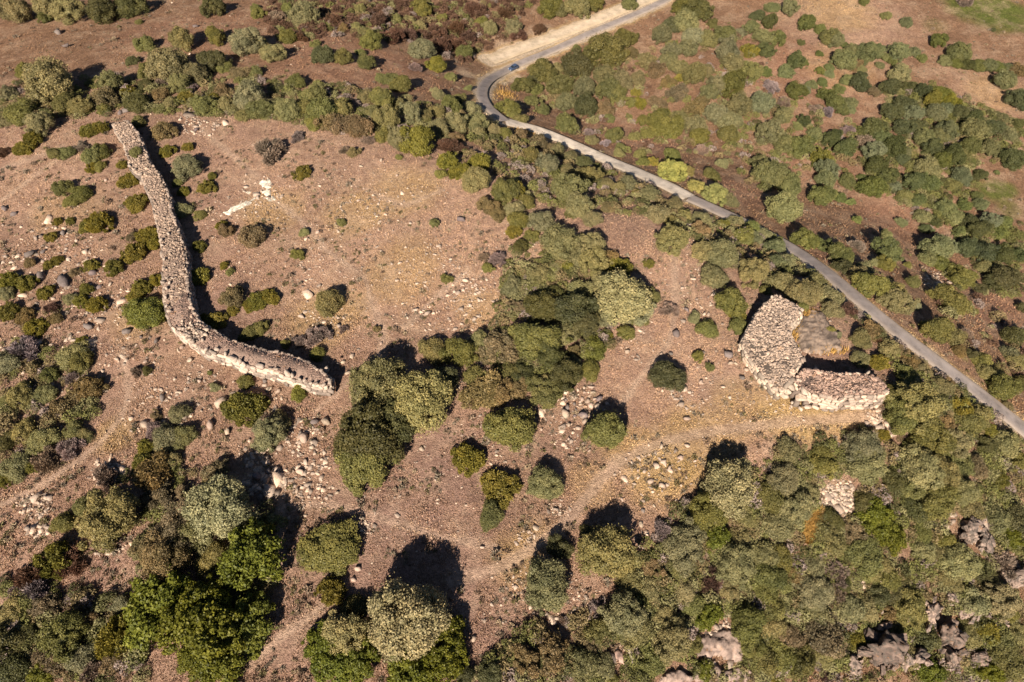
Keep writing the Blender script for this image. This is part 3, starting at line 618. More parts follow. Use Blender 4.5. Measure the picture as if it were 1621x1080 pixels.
AREAS = [  # photo outline, number, mix of kinds
    ([(420, 0), (850, 0), (800, 60), (740, 105), (650, 70), (560, 60), (430, 60)], 900, 'rrrbrbg'), ([(0, 130), (200, 120), (420, 120), (620, 150), (780, 190), (800, 230), (600, 220), (400, 185), (190, 180), (0, 200)], 700, 'ggbbg'),
    ([(700, 240), (830, 220), (1000, 280), (1120, 330), (1250, 395), (1340, 470), (1300, 480), (1180, 440), (1060, 350), (960, 340), (850, 320)], 620, 'ggbbb'),
    ([(820, 130), (960, 100), (1080, 60), (1200, 60), (1230, 250), (1120, 250), (960, 240), (880, 200)], 330, 'ggbbbr'), ([(1200, 150), (1390, 190), (1400, 300), (1300, 260), (1200, 320), (1140, 250)], 190, 'ggb'),
    ([(1400, 140), (1480, 130), (1621, 200), (1621, 260), (1560, 260), (1500, 270), (1400, 190)], 420, 'ggggb'), ([(1370, 230), (1500, 230), (1550, 290), (1500, 360), (1440, 330), (1370, 290)], 260, 'ggggb'),
    ([(1340, 490), (1400, 500), (1621, 690), (1621, 1080), (950, 1080), (1000, 880), (1080, 800), (1250, 710), (1380, 680), (1430, 600)], 1750, 'ggbgbggb'), ([(1500, 360), (1621, 350), (1621, 470), (1560, 470)], 120, 'gg'),
    ([(0, 540), (140, 560), (150, 690), (90, 720), (0, 760)], 90, 'bbbg'), ([(190, 730), (310, 740), (460, 830), (440, 960), (230, 960)], 90, 'bgg'), ([(0, 920), (150, 930), (240, 1030), (240, 1080), (0, 1080)], 140, 'gbg'),
    ([(810, 390), (940, 380), (1010, 470), (960, 560), (900, 620), (810, 620), (740, 600), (770, 550)], 330, 'ggb'), ([(820, 1000), (960, 960), (960, 1080), (740, 1080)], 80, 'bg'), ([(1500, 350), (1440, 350), (1621, 540), (1621, 640), (1480, 540)], 60, 'gbr')]
BARE = [(1328, 782, 36), (1284, 835, 26), (1400, 668, 28), (1135, 1018, 46), (1395, 1030, 34), (1500, 1005, 34), (1535, 845, 28), (1065, 1072, 36), (975, 1040, 22), (1605, 912, 24), (1470, 972, 22), (1530, 972, 16)]
tl, Pp, Ss, Rz, Cc = [], [], [], [], []
r = np.random.default_rng(77)
for poly, n, mix in AREAS:
    P = np.array(poly, float); lo, hi_ = P.min(0), P.max(0)
    q = r.uniform(lo, hi_, (n * 3, 2)); q = q[inside(q[:, 0], q[:, 1], P)][:n]
    q = q[np.min([poly_dist(q[:, 0], q[:, 1], Q, False) for Q in ROADPX], 0) > 13]
    q = q[np.min([np.hypot(q[:, 0] - a, q[:, 1] - b) - c for a, b, c in BARE], 0) > 0]
    w = xy(q); ok = grid_at(_rn, w[:, 0], w[:, 1]) > 1.3; w = w[ok]
    z = ground_z(w[:, 0], w[:, 1])
    for (x, y), zz in zip(w, z):
        k = mix[r.integers(len(mix))]; s = r.uniform(.5, 1.5); tl.append(LOWT['r' if k == 'r' else 'b' if k == 'b' else 'g'][r.integers(5)])
        Pp.append((x, y, zz - .08)); Ss.append((s, s * r.uniform(.8, 1.2), s * r.uniform(.7, 1.1))); Rz.append(r.uniform(0, 6.3))
        c = np.array(COL[{'g': 'gdgo'[r.integers(4)], 'b': 'bbop'[r.integers(4)], 'r': 'r'}[k]]) * r.uniform(.8, 1.2); Cc.append(c)
for key, vi, p, sc, rz, col in rest:
    V, Q, Tr, T = CDATA[key][vi]; tl.append((V, np.vstack([Q, np.c_[Tr, Tr[:, 2]]]) if len(Tr) else Q, T)); Pp.append(p); Ss.append(sc); Rz.append(rz); Cc.append(col)
V, F, Ct = inst(tl, Pp, Ss, Rz, Cc)
tag(link('undergrowth', raw_mesh('undergrowth', V, F, M_THICKET, {'Col': ('FLOAT_COLOR', np.c_[Ct, np.ones(len(Ct))])})), 'low scrub filling the gaps between the bushes', 'undergrowth', None, 'stuff')

# ------------------------------------------------------------------ stones
def cut_rock(seed, sub, planes, sq=(1, 1, 1), rough=.05, up=.75):
    r = np.random.default_rng(seed); V, F = sub
    Nn = unit(np.vstack([r.normal(size=(planes, 3)), [(0, 0, 1.), (0, 0, -1)]])); Dd = np.r_[r.uniform(.5, .92, planes), [up, .8]]
    dot = V @ Nn.T; rad = np.min(np.where(dot > .05, Dd / np.maximum(dot, .05), 9), 1); P = V * np.minimum(rad, 1.25)[:, None]
    P = P * (1 + rough * 2 * (fbm(V[:, 0] * 2.5 + V[:, 2] * 1.7 + seed, V[:, 1] * 2.5 - V[:, 2] + 3, 3, seed) - .5))[:, None]
    return P * np.array(sq), F
ICO2 = ico(2)
SMALL = [cut_rock(20 + s, ICO2, 9, (1, RNG.uniform(.65, 1), RNG.uniform(.55, .85)), .06) for s in range(8)]
def hull_rock(seed, n, sq, box=.5, cuts=0):
    r = np.random.default_rng(seed); bm = bmesh.new(); P = unit(r.normal(size=(n, 3))) * r.uniform(.7, 1.05, (n, 1)); P[:8] = P[:8] * (1 - box) + box * np.array([(i, j, k) for i in (-1, 1) for j in (-1, 1) for k in (-1, 1)]) * r.uniform(.6, 1.15, (8, 3)); P = P * np.array(sq)
    for p in P: bm.verts.new(p)
    g = bmesh.ops.convex_hull(bm, input=bm.verts[:]); bmesh.ops.delete(bm, geom=[v for v in bm.verts if not v.link_faces], context='VERTS'); bmesh.ops.triangulate(bm, faces=bm.faces[:])
    if cuts: bmesh.ops.subdivide_edges(bm, edges=bm.edges[:], cuts=cuts, use_grid_fill=True); bmesh.ops.triangulate(bm, faces=bm.faces[:])
    bm.verts.index_update(); V = np.array([v.co[:] for v in bm.verts]); F = np.array([[v.index for v in f.verts] for f in bm.faces]); bm.free(); return V, F
SMALL = [hull_rock(300 + s, 11 + s % 4, (1, RNG.uniform(.6, .95), RNG.uniform(.4, .75))) for s in range(10)]
BOULD = [hull_rock(400 + k, 20 + 2 * k, q) for k, q in enumerate([(1, .75, .65), (1, .9, .55), (1, .65, .7), (1, .8, .75), (1, .95, .5), (1, .7, .55), (1, .85, .6)])]
def rmesh(name, V, F, tint, m=None): return raw_mesh(name, V, F, m or M_STONE, {'tint': ('FLOAT', np.broadcast_to(tint, (len(V),)))})
def stones(name, P, S, seed, m=None, flat=None, templ=None, ang=.5):      # many stones joined in one mesh; S = half size per stone (n,3); flat = tint per stone
    r = np.random.default_rng(seed); VV, FF, TT, o = [], [], [], 0; templ = templ or SMALL
    for k in range(len(P)):
        V, F = templ[r.integers(len(templ))]; a, b = r.uniform(0, 6.3), r.normal() * ang * .5; ca, sa, cb, sb = math.cos(a), math.sin(a), math.cos(b), math.sin(b)
        W = V * S[k]; W = np.c_[W[:, 0], W[:, 1] * cb - W[:, 2] * sb, W[:, 1] * sb + W[:, 2] * cb]
        VV.append(np.c_[W[:, 0] * ca - W[:, 1] * sa, W[:, 0] * sa + W[:, 1] * ca, W[:, 2]] + P[k]); FF.append(F + o); o += len(V)
        TT.append(np.full(len(V), r.random() if flat is None else flat[k]))
    return rmesh(name, np.vstack(VV), np.vstack(FF), np.concatenate(TT), m)
def rot3(a, b, c):
    ca, sa, cb, sb, cc, sc = math.cos(a), math.sin(a), math.cos(b), math.sin(b), math.cos(c), math.sin(c)
    return np.array(((1, 0, 0), (0, ca, -sa), (0, sa, ca))) @ np.array(((cb, 0, sb), (0, 1, 0), (-sb, 0, cb))) @ np.array(((cc, -sc, 0), (sc, cc, 0), (0, 0, 1)))
def worley(x, y, s):
    ix, iy = np.floor(x), np.floor(y); f1 = np.full(x.shape, 9.); f2 = f1.copy(); cid = np.zeros(x.shape)
    for i in (-1, 0, 1):
        for j in (-1, 0, 1):
            a, b = ix + i, iy + j; d = np.hypot(a + .1 + .8 * _h(a, b, s) - x, b + .1 + .8 * _h(a, b, s + 50) - y)
            n = d < f1; f2 = np.where(n, f1, np.minimum(f2, d)); cid = np.where(n, _h(a, b, s + 99), cid); f1 = np.where(n, d, f1)
    return f1, f2 - f1, cid
def blocks(P, S, T, seed, jit=.13):                          # hewn blocks set along direction T (n,2)
    r = np.random.default_rng(seed); VV, FF, TT, o = [], [], [], 0
    B = [(lambda v, f: (np.sign(v) * np.abs(v) ** .42, f))(*ico(2)) for _ in range(1)][0]
    for k in range(len(P)):
        V = B[0] * (1 + jit * r.normal(size=(len(B[0]), 1)) * .4) * (1 + jit * r.normal(size=(1, 3))); W = V * S[k] * r.uniform(.75, 1.05) @ rot3(*(r.normal(size=3) * (.10, .10, .12)))
        c, s = T[k]; VV.append(np.c_[W[:, 0] * c - W[:, 1] * s, W[:, 0] * s + W[:, 1] * c, W[:, 2]] + P[k]); FF.append(B[1] + o); o += len(V); TT.append(np.full(len(V), r.random()))
    return np.vstack(VV), np.vstack(FF), np.concatenate(TT)

TONE = dict(w=((.50, .37, .27, 1), 'pale tan'), k=((.21, .165, .145, 1), 'dark grey'))
BMESH = [rmesh('boulder', v, f, .5) for v, f in BOULD]
rk = []
for line in ROCKS.strip().split('\n'):
    for q in line.split('|'):
        a = q.split(); rk.append((float(a[0]), float(a[1]), float(a[2]), a[3]))
P, t = hit([(a[0], a[1]) for a in rk], .2)
items = []; r_ = random.Random(9)
for (x, y, rad, k), p, tt in zip(rk, P, t):
    s = rad * tt; o = link('boulder', r_.choice(BMESH)); gz = float(ground_z(np.array([p[0]]), np.array([p[1]]))[0])
    o.location = (p[0], p[1], gz + .25 * s); o.scale = (s, s * r_.uniform(.8, 1.1), s * r_.uniform(.8, 1.15)); o.rotation_euler = (r_.uniform(-.25, .25), r_.uniform(-.25, .25), r_.uniform(0, 6.3))
    c, nm = TONE[k]; j = r_.uniform(.85, 1.2); o.color = (c[0] * j, c[1] * j * r_.uniform(.96, 1.04), c[2] * j, 1)
    tag(o, None, 'boulder', 'boulders lying on the plateau')
    if (x, y) == (895, 655): o['label'] = 'largest pale boulder at the lower left of the big boulder heap'
    elif (x, y) == (102, 447): o['label'] = 'largest flat dark grey rock left of the long wall'
    else: items.append((o, x, y, f"{'small' if s < .55 else 'mid-sized' if s < .9 else 'large'} {nm} boulder"))
MARKS_B = MARKS; give_labels(items)

# loose stones: photo blobs x, y, reach in pixels, number, half size in metres
RB = '''470 690 40 130 .4|480 770 45 120 .34|500 730 30 60 .34|405 640 40 60 .4|1320 790 26 420 .3|1400 668 26 200 .42|1370 690 20 90 .4|700 480 60 130 .3|740 470 40 120 .3|790 440 30 60 .28|690 395 25 50 .3|655 435 30 40 .3|720 425 20 40 .28|560 330 50 110 .26|590 300 60 70 .22|520 410 60 90 .28|480 430 50 60 .26
510 500 40 60 .34|320 182 35 160 .42|305 205 20 60 .28|885 805 18 60 .28|833 852 16 50 .3|600 335 50 60 .22|1040 750 55 90 .32|1085 625 30 50 .36|915 640 40 90 .36|1290 520 26 70 .3|1310 545 22 50 .3|1275 550 16 40 .3|900 690 30 60 .28|1010 540 40 60 .22|1000 510 30 90 .25|1140 600 60 60 .25|90 420 80 150 .42|150 460 60 110 .4|60 540 80 90 .4|180 530 60 70 .36|50 390 70 80 .36|210 600 60 50 .3|250 660 50 90 .42|300 620 50 60 .34
170 750 30 90 .42|55 800 25 110 .4|60 840 16 50 .4|180 860 30 60 .3|420 760 30 120 .5|400 720 25 80 .45|580 835 14 50 .25|640 800 70 60 .2|700 720 60 40 .2|780 690 50 70 .28|850 660 25 50 .26|760 600 30 60 .3|720 590 30 60 .26|780 1000 60 40 .24|830 930 30 70 .3|900 960 60 160 .3|860 900 30 40 .26|1030 890 60 160 .3|1060 420 60 80 .26|1110 460 40 60 .25|1090 380 40 50 .26
440 320 50 60 .22|360 340 40 70 .26|350 420 60 70 .24|420 360 60 50 .2|180 300 90 70 .22|60 270 80 40 .2|1240 640 30 40 .3|1150 640 60 40 .2|620 520 60 40 .2|1150 680 200 120 .14|700 400 260 1500 .15|560 330 160 500 .16|1150 560 180 500 .14|650 850 200 350 .12|250 620 200 250 .14|1480 440 20 110 .32|330 560 60 70 .2|1180 1000 60 200 .4|1390 960 60 120 .5|1560 850 60 120 .6|300 60 160 160 .25|800 60 40 60 .3|1490 460 16 90 .3|1345 470 10 10 .3|400 308 45 70 .3|425 300 22 40 .3|1330 785 30 260 .34|1345 800 20 120 .3|975 1040 20 60 .3|1135 1015 40 120 .4'''
PP, SS = [], []; r = np.random.default_rng(4)
for q in RB.replace('\n', '|').split('|'):
    x, y, rad, n, s = [float(v) for v in q.split()]; n = int(n * 1.15); s *= .84
    a = r.uniform(0, 6.3, n); d = rad * np.sqrt(r.random(n)) * r.uniform(.8, 1.25, n)
    w = xy(np.c_[x + d * np.cos(a), y + .8 * d * np.sin(a)]); w = w[grid_at(_rn, w[:, 0], w[:, 1]) > .4]
    sz = s * .9 * np.exp(r.normal(size=len(w)) * .55); PP.append(np.c_[w, ground_z(w[:, 0], w[:, 1]) - .05 * sz]); SS.append(sz[:, None] * r.uniform(.75, 1.2, (len(w), 3)))
o = link('loose_stones', stones('loose_stones', np.vstack(PP), np.vstack(SS), 6)); o.color = (.54, .41, .31, 1)
tag(o, 'loose pale stones scattered over the plateau', 'loose stones', None, 'stuff')

# ------------------------------------------------------------------ the long wall
LEFT = [(176, 195), (185, 210), (194, 224), (203, 250), (204, 264), (212, 271), (224, 279), (231, 299), (241, 323), (246, 350), (252, 378), (257, 412), (256, 440), (258, 470), (262, 495), (268, 513), (288, 529), (304, 542), (322, 553), (338, 557), (357, 562), (382, 575), (422, 583), (447, 592), (465, 599), (490, 606), (508, 609), (520, 610)]
RIGHT = [(201, 190), (210, 200), (217, 208), (228, 236), (238, 257), (243, 263), (249, 269), (258, 287), (269, 312), (272, 337), (278, 348), (286, 375), (293, 395), (296, 428), (298, 457), (303, 485), (315, 506), (329, 516), (343, 524), (352, 531), (361, 537), (386, 543), (420, 554), (438, 556), (456, 559), (483, 570), (500, 581), (521, 595)]
HW = 3.1
Lw, Rw = on_plane(LEFT, HW), on_plane(RIGHT, HW)
def along(A, n):
    L = np.r_[0, np.cumsum(np.linalg.norm(np.diff(A, axis=0), axis=1))]; s = np.linspace(0, L[-1], n); return np.stack([np.interp(s, L, A[:, k]) for k in range(3)], 1)
def pair(A, B, sub):
    u = np.linspace(0, len(A) - 1, sub); k = np.minimum(u.astype(int), len(A) - 2); f = (u - k)[:, None]
    return A[k] * (1 - f) + A[k + 1] * f, B[k] * (1 - f) + B[k + 1] * f
def facing(path, zt, seed, bw=(.7, 1.3), bh=.62, push=.12, lean=.10, closed=False, gap=None):       # courses of big blocks up an edge; path (n,3), outward on its right hand
    r = np.random.default_rng(seed); P, S, T = [], [], []
    A = np.vstack([path, path[:1]]) if closed else path
    L = np.r_[0, np.cumsum(np.linalg.norm(np.diff(A[:, :2], axis=0), axis=1))]
    for c in range(9):
        s = r.uniform(0, .5)
        while s < L[-1]:
            w = r.uniform(*bw); m = s + w / 2; s += w
            if m > L[-1]: break
            x, y, top = [np.interp(m, L, A[:, k]) for k in range(3)]
            k = min(np.searchsorted(L, m), len(L) - 1); d = unit(A[k, :2] - A[k - 1, :2]); n = np.array((d[1], -d[0]))
            gz = float(base(np.array([x]), np.array([y]))[0]); h = bh * r.uniform(.8, 1.2); z = gz + (c + .5) * bh
            if z + h * .5 > top + .25 * r.random(): continue
            q = np.array((x, y)) + n * (push * r.uniform(-.3, 1.2) + lean * (top - z))
            P.append((*q, z)); S.append((w * .56, r.uniform(.22, .36), h * .6)); T.append(d)
    return blocks(np.array(P), np.array(S), np.array(T), seed)
wall = empty('stone_wall', (*((Lw[15] + Rw[15]) / 2)[:2], 0))
tag(wall, 'long dry-stone wall bending round the left of the plateau with a rubble top', 'stone wall')
def child(o, root, col):
    o.parent = root; o.matrix_parent_inverse = root.matrix_world.inverted() if False else o.matrix_parent_inverse
    o.location = tuple(-v for v in root.location); o.color = col; return o
def core_strip(name, A, B, z, root, col, ins=.38):
    n = len(A); mid = (A + B) / 2; A2, B2 = A + unit(mid - A) * ins, B + unit(mid - B) * ins; bA, bB = A2.copy(), B2.copy()
    bA[:, 2] = base(A[:, 0], A[:, 1]) - .6; bB[:, 2] = base(B[:, 0], B[:, 1]) - .6; A2[:, 2] -= .14; B2[:, 2] -= .14
    V = np.vstack([A2, B2, bA, bB]); F = []
    for i in range(n - 1):
        for a, b in ((0, n), (2 * n, 0), (n, 3 * n)): F.append((a + i, a + i + 1, b + i + 1, b + i))
    F += [(0, n, 3 * n, 2 * n), (n - 1, 3 * n - 1 - n + n, 4 * n - 1, 2 * n - 1)][:1] + [(n - 1, 2 * n - 1, 4 * n - 1, 3 * n - 1)]
    return child(link(name, rmesh(name, V, F, .4)), root, col)
A_, B_ = pair(Lw, Rw, 120)
core_strip('core', A_, B_, HW, wall, (.36, .25, .19, 1))
r = np.random.default_rng(12)
n = 9500; u = r.random(n) * 119; k = u.astype(int); f = (u - k)[:, None]; v = .05 + .9 * r.random(n)[:, None]
Pt = (A_[k] * (1 - f) + A_[np.minimum(k + 1, 119)] * f) * (1 - v) + (B_[k] * (1 - f) + B_[np.minimum(k + 1, 119)] * f) * v
Pt[:, 2] = HW - .14 + .16 * (fbm(Pt[:, 0] / 1.5, Pt[:, 1] / 1.5, 2, 8) - .5); Ls = .175 - .07 * sstep(40, 100, u)
Pt[:, 2] += .06 * r.normal(size=n) * (u < 62)
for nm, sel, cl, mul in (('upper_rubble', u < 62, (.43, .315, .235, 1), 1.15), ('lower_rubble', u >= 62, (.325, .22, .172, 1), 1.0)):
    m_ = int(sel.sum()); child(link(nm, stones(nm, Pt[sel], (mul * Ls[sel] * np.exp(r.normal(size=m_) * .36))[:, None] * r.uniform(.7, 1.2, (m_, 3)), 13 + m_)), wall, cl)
q_ = on_plane(np.c_[r.normal(302, 13, 150), r.normal(527, 8, 150)], HW + .1); q_ = q_[inside(q_[:, 0], q_[:, 1], np.vstack([Lw, Rw[::-1]]))]
child(link('tumbled_stones', stones('tumbled_stones', q_, .32 * np.exp(r.normal(size=len(q_)) * .35)[:, None] * r.uniform(.7, 1.2, (len(q_), 3)), 17)), wall, (.47, .36, .275, 1))
for a_, b_, c_ in ((0, 16, (.36, .28, .22, 1)), (15, 28, (.56, .44, .345, 1))):  # upper run coloured darker: its weak lighting is painted into the stone
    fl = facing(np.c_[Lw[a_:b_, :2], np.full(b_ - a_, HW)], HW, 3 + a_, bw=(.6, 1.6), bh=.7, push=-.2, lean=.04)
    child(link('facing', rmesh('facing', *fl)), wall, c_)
fr = facing(np.c_[Rw[:, :2], np.full(len(Rw), HW)][::-1], HW, 4, bw=(.45, .85), bh=.45, push=-.2, lean=.04)
child(link('inner_facing', rmesh('inner_facing', *fr)), wall, (.42, .32, .25, 1))
fe = facing(np.array([(*Lw[-1][:2], HW), (*Rw[-1][:2], HW)]), HW, 5); child(link('end_facing', rmesh('end_facing', *fe)), wall, (.52, .41, .32, 1))
PB = [(205, 262, .9), (213, 268, .8), (222, 276, .9), (255, 380, .8), (257, 388, .7), (259, 410, .8), (260, 425, .6), (258, 446, .9), (264, 440, .6), (268, 447, .7), (273, 440, .6), (263, 456, .8), (262, 470, .9), (264, 484, .8), (268, 492, .9), (285, 519, .8), (297, 530, 1.0), (303, 515, .7), (326, 553, .8), (343, 553, .9), (357, 560, 1.0), (368, 566, 1.1), (380, 572, 1.1), (387, 577, .8), (428, 583, .8), (437, 584, .8), (455, 592, 1.2), (463, 594, 1.0), (474, 600, .9), (482, 602, .6), (492, 606, .7), (500, 608, .8), (512, 610, .9), (519, 600, .7), (517, 582, .7), (267, 370, .7), (200, 245, .6), (290, 520, .6)]
PBp = on_plane([(a, b) for a, b, c in PB], HW + .25)
def set_boulders(name, root, pts, sizes, col, seed):
    q = random.Random(seed)
    for p, z in zip(pts, sizes):
        o = link(name, q.choice(BMESH), root); o.location = tuple(p[k] - root.location[k] for k in range(3)); o.scale = (z * .62, z * .5, z * .5); o.rotation_euler = (q.uniform(-.3, .3), q.uniform(-.3, .3), q.uniform(0, 6.3))
        j = q.uniform(.8, 1.2); o.color = (col[0] * j, col[1] * j, col[2] * j, 1)
set_boulders('parapet_boulder', wall, PBp, [b[2] for b in PB], (.50, .39, .30), 21)

# ------------------------------------------------------------------ the ruined tower
LW = [(1227, 467, 4.0), (1209, 482, 3.6), (1197, 499, 3.2), (1182, 525, 2.7), (1177, 542, 2.3), (1184, 562, 2.0), (1203, 588, 2.0), (1222, 607, 2.1), (1238, 618, 2.4), (1252, 603, 3.2), (1262, 585, 3.5), (1272, 568, 3.8), (1262, 550, 3.9), (1252, 530, 3.8), (1255, 509, 3.6), (1268, 498, 3.6), (1269, 488, 3.7), (1256, 480, 3.8), (1243, 474, 4.0)]
RW = [(1258, 603, 3.2), (1272, 584, 3.9), (1303, 588, 4.0), (1335, 591, 4.0), (1364, 591, 4.0), (1394, 602, 3.8), (1408, 616, 3.5), (1398, 623, 3.6), (1364, 624, 3.8), (1343, 624, 3.8), (1331, 630, 3.7), (1307, 627, 3.6), (1282, 619, 3.4), (1266, 611, 3.2)]
tower = empty('ruined_tower', (*on_plane([(1262, 600)], 0)[0][:2], 0))
tag(tower, 'ruined horseshoe tower of pale stone with collapsed rubble wing around bare bedrock', 'ruined tower')
def wing(W, seed, n, size, cols, tag_):
    W = np.array(W, float); Q = on_plane(W[:, :2], W[:, 2]); m = len(Q); cen = Q.mean(0); r = np.random.default_rng(seed)
    # core: top fan on a grid, sides down to the ground
    Qi = Q + unit(cen - Q) * np.array((.3, .3, 0)); Qi[:, 2] -= .18
    def zat(x, y):
        d = np.stack([(x - a) ** 2 + (y - b) ** 2 for a, b in Q[:, :2]]) + .3; w = d ** -1.6
        return (w * Q[:, 2:3]).sum(0) / w.sum(0)
    bm = bmesh.new(); tv = [bm.verts.new(q) for q in Qi]; bv = [bm.verts.new((*(q[:2] + unit(q[:2] - cen[:2]) * .25), float(base(q[0:1], q[1:2])[0]) - .6)) for q in Qi]
    f = bm.faces.new(tv); bmesh.ops.triangulate(bm, faces=[f])
    for i in range(m): bm.faces.new((tv[i], bv[i], bv[(i + 1) % m], tv[(i + 1) % m]))
    bmesh.ops.recalc_face_normals(bm, faces=bm.faces); child(link(tag_ + '_core', bm_mesh('core', bm, M_STONE)), tower, cols[2])
    lo, hi_ = Q[:, :2].min(0), Q[:, :2].max(0); q = r.uniform(lo, hi_, (n * 4, 2)); q = q[inside(q[:, 0], q[:, 1], Q)][:n]
    z = zat(q[:, 0], q[:, 1]) - .08 + .9 * (fbm(q[:, 0] / 2, q[:, 1] / 2, 3, seed) - .5)
    s = size * 1.2 * np.exp(r.normal(size=len(q)) * .33); z = z + r.normal(size=len(q)) * size * .35
    child(link(tag_, stones('rubble', np.c_[q, z], s[:, None] * r.uniform(.7, 1.25, (len(q), 3)), seed)), tower, cols[0])
    ar = .5 * np.sum(Q[:, 0] * np.roll(Q[:, 1], -1) - np.roll(Q[:, 0], -1) * Q[:, 1]); path = Q if ar > 0 else Q[::-1]
    fc = facing(path, 0, seed + 1, bw=(.6, 1.7), bh=.62, push=-.08, lean=.10, closed=True)
    child(link(tag_ + '_facing', rmesh('facing', *fc)), tower, cols[1])
wing(LW, 31, 5600, .19, ((.46, .345, .262, 1), (.52, .41, .31, 1), (.25, .195, .15, 1)), 'rubble_wing')
wing(RW, 41, 2800, .19, ((.40, .27, .205, 1), (.55, .42, .32, 1), (.24, .17, .135, 1)), 'walled_wing')
TB = [(1275, 619, 1.5, 3.0), (1241, 627, 1.0, .9), (1252, 612, 1.3, 2.6), (1262, 603, 1.1, 3.0), (1254, 637, .7, .4), (1267, 647, .8, .4), (1278, 644, .9, .8), (1282, 632, 1.0, 1.8), (1228, 613, 1.2, 1.4), (1245, 619, 1.2, 1.8), (1293, 632, 1.2, 2.0), (1300, 590, .7, 4.1), (1312, 590, .6, 4.1), (1330, 592, .7, 4.1), (1345, 592, .7, 4.1), (1358, 591, .7, 4.1), (1374, 590, 1.0, 4.0), (1340, 620, .6, 4.0), (1352, 620, .6, 4.0), (1364, 620, .7, 4.0), (1381, 620, .6, 3.8), (1224, 470, .9, 3.9), (1236, 478, .8, 4.0), (1266, 495, .9, 3.7)]
TBp = on_plane([(a[0], a[1]) for a in TB], [a[3] for a in TB])
set_boulders('crowning_boulder', tower, TBp, [a[2] * (.95 if a[3] > 3.2 else 1.3) for a in TB], (.52, .41, .31), 51)

dp = on_plane([(1269, 637)], .9)[0]
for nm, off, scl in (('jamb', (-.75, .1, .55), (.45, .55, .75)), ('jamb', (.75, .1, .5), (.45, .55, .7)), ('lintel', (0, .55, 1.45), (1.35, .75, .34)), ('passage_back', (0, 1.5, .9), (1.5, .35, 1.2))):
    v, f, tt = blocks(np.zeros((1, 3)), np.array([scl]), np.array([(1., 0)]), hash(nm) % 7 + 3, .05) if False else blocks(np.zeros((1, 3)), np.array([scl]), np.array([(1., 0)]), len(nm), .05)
    o = link(nm, rmesh(nm, v, f, tt), tower); o.location = (dp[0] + off[0] - tower.location.x, dp[1] + off[1] - tower.location.y, off[2]); o.color = (.5, .39, .30, 1) if nm != 'passage_back' else (.2, .15, .12, 1)  # block behind the lintel is coloured dark to paint in the doorway's shade

# ------------------------------------------------------------------ bedrock and crags
def outcrop(name, px, height, col, label, seed, rough=.35, step=.3, cells=1.6, cat='bedrock', m=None, ragged=1.0, grow=0.0, holes=0.0):
    Q = xy(px); lo, hi_ = Q.min(0) - 1.5, Q.max(0) + 1.5; gx, gy = np.arange(lo[0], hi_[0], step), np.arange(lo[1], hi_[1], step); X, Y = np.meshgrid(gx, gy)
    d = poly_dist(X, Y, Q); d = np.where(inside(X, Y, Q), d, -d) + grow + ragged * 1.6 * (fbm(X / 1.1, Y / 1.1, 3, seed) - .5) - holes * sstep(.52, .62, fbm(X / .9, Y / .9, 3, seed + 40))
    k = sstep(-.1, .45 + height * .25, d); n = fbm(X / cells / 1.6, Y / cells / 1.6, 4, seed + 3); wx, wy = X / cells / 1.3 + .9 * (fbm(X / 1.5, Y / 1.5, 3, seed + 5) - .5), Y / cells / .8 + .9 * (fbm(X / 1.5, Y / 1.5, 3, seed + 6) - .5); f1, gp, cid = worley(wx, wy, seed); f1b, gpb, cidb = worley(wx * 2.7, wy * 2.7, seed + 7)
    st = .5 * n + .42 * cid + .16 * cidb - .22 * (gp < .10) - .10 * (gpb < .09)
    Z = ground_z(X, Y) + height * k * (1 - rough + 2 * rough * (st - .25)) - .35 * (1 - k) + .05 * k
    nx = len(gx); i = (np.arange(len(gy) - 1)[:, None] * nx + np.arange(nx - 1)[None]); use = (d > -.55); ok = (use[:-1, :-1] | use[1:, 1:]).ravel(); i = i.ravel()[ok]
    F = np.stack([i, i + 1, i + nx + 1, i + nx], 1); u, inv = np.unique(F, return_inverse=True)
    V = np.stack([X.ravel(), Y.ravel(), Z.ravel()], 1)[u]; t = fbm(V[:, 0] / .9, V[:, 1] / .9, 3, seed + 9) + .28 * (cid.ravel()[u] - .5) + .2 * (cidb.ravel()[u] - .5) - .35 * (gp.ravel()[u] < .09) - .2 * (gpb.ravel()[u] < .08)  # dark joint lines; crack shadow is painted into the tint as well
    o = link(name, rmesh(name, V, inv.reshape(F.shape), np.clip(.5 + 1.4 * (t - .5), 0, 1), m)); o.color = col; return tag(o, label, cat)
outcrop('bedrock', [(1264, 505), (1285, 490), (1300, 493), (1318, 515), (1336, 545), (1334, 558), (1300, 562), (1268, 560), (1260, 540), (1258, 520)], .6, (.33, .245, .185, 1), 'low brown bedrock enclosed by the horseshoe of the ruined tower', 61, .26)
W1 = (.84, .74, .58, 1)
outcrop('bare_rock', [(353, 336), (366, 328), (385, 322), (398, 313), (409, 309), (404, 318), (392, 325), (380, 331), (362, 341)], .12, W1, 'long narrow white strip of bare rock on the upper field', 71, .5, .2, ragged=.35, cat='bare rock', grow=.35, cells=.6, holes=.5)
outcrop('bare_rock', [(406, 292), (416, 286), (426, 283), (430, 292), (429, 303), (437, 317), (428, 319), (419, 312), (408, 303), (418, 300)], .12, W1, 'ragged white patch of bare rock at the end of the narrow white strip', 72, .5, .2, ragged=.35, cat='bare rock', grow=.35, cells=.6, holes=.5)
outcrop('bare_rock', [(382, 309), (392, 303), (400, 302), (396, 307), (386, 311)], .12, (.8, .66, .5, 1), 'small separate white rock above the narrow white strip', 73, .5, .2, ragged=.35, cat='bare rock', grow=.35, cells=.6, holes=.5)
outcrop('bare_slab', [(1105, 1010), (1130, 998), (1160, 998), (1180, 1030), (1172, 1050), (1140, 1042), (1120, 1048), (1100, 1040)], 1.2, (.40, .29, .23, 1), 'pale pinkish bare rock slab among bushes at the foot of the slope', 74, .5, cat='bare rock')
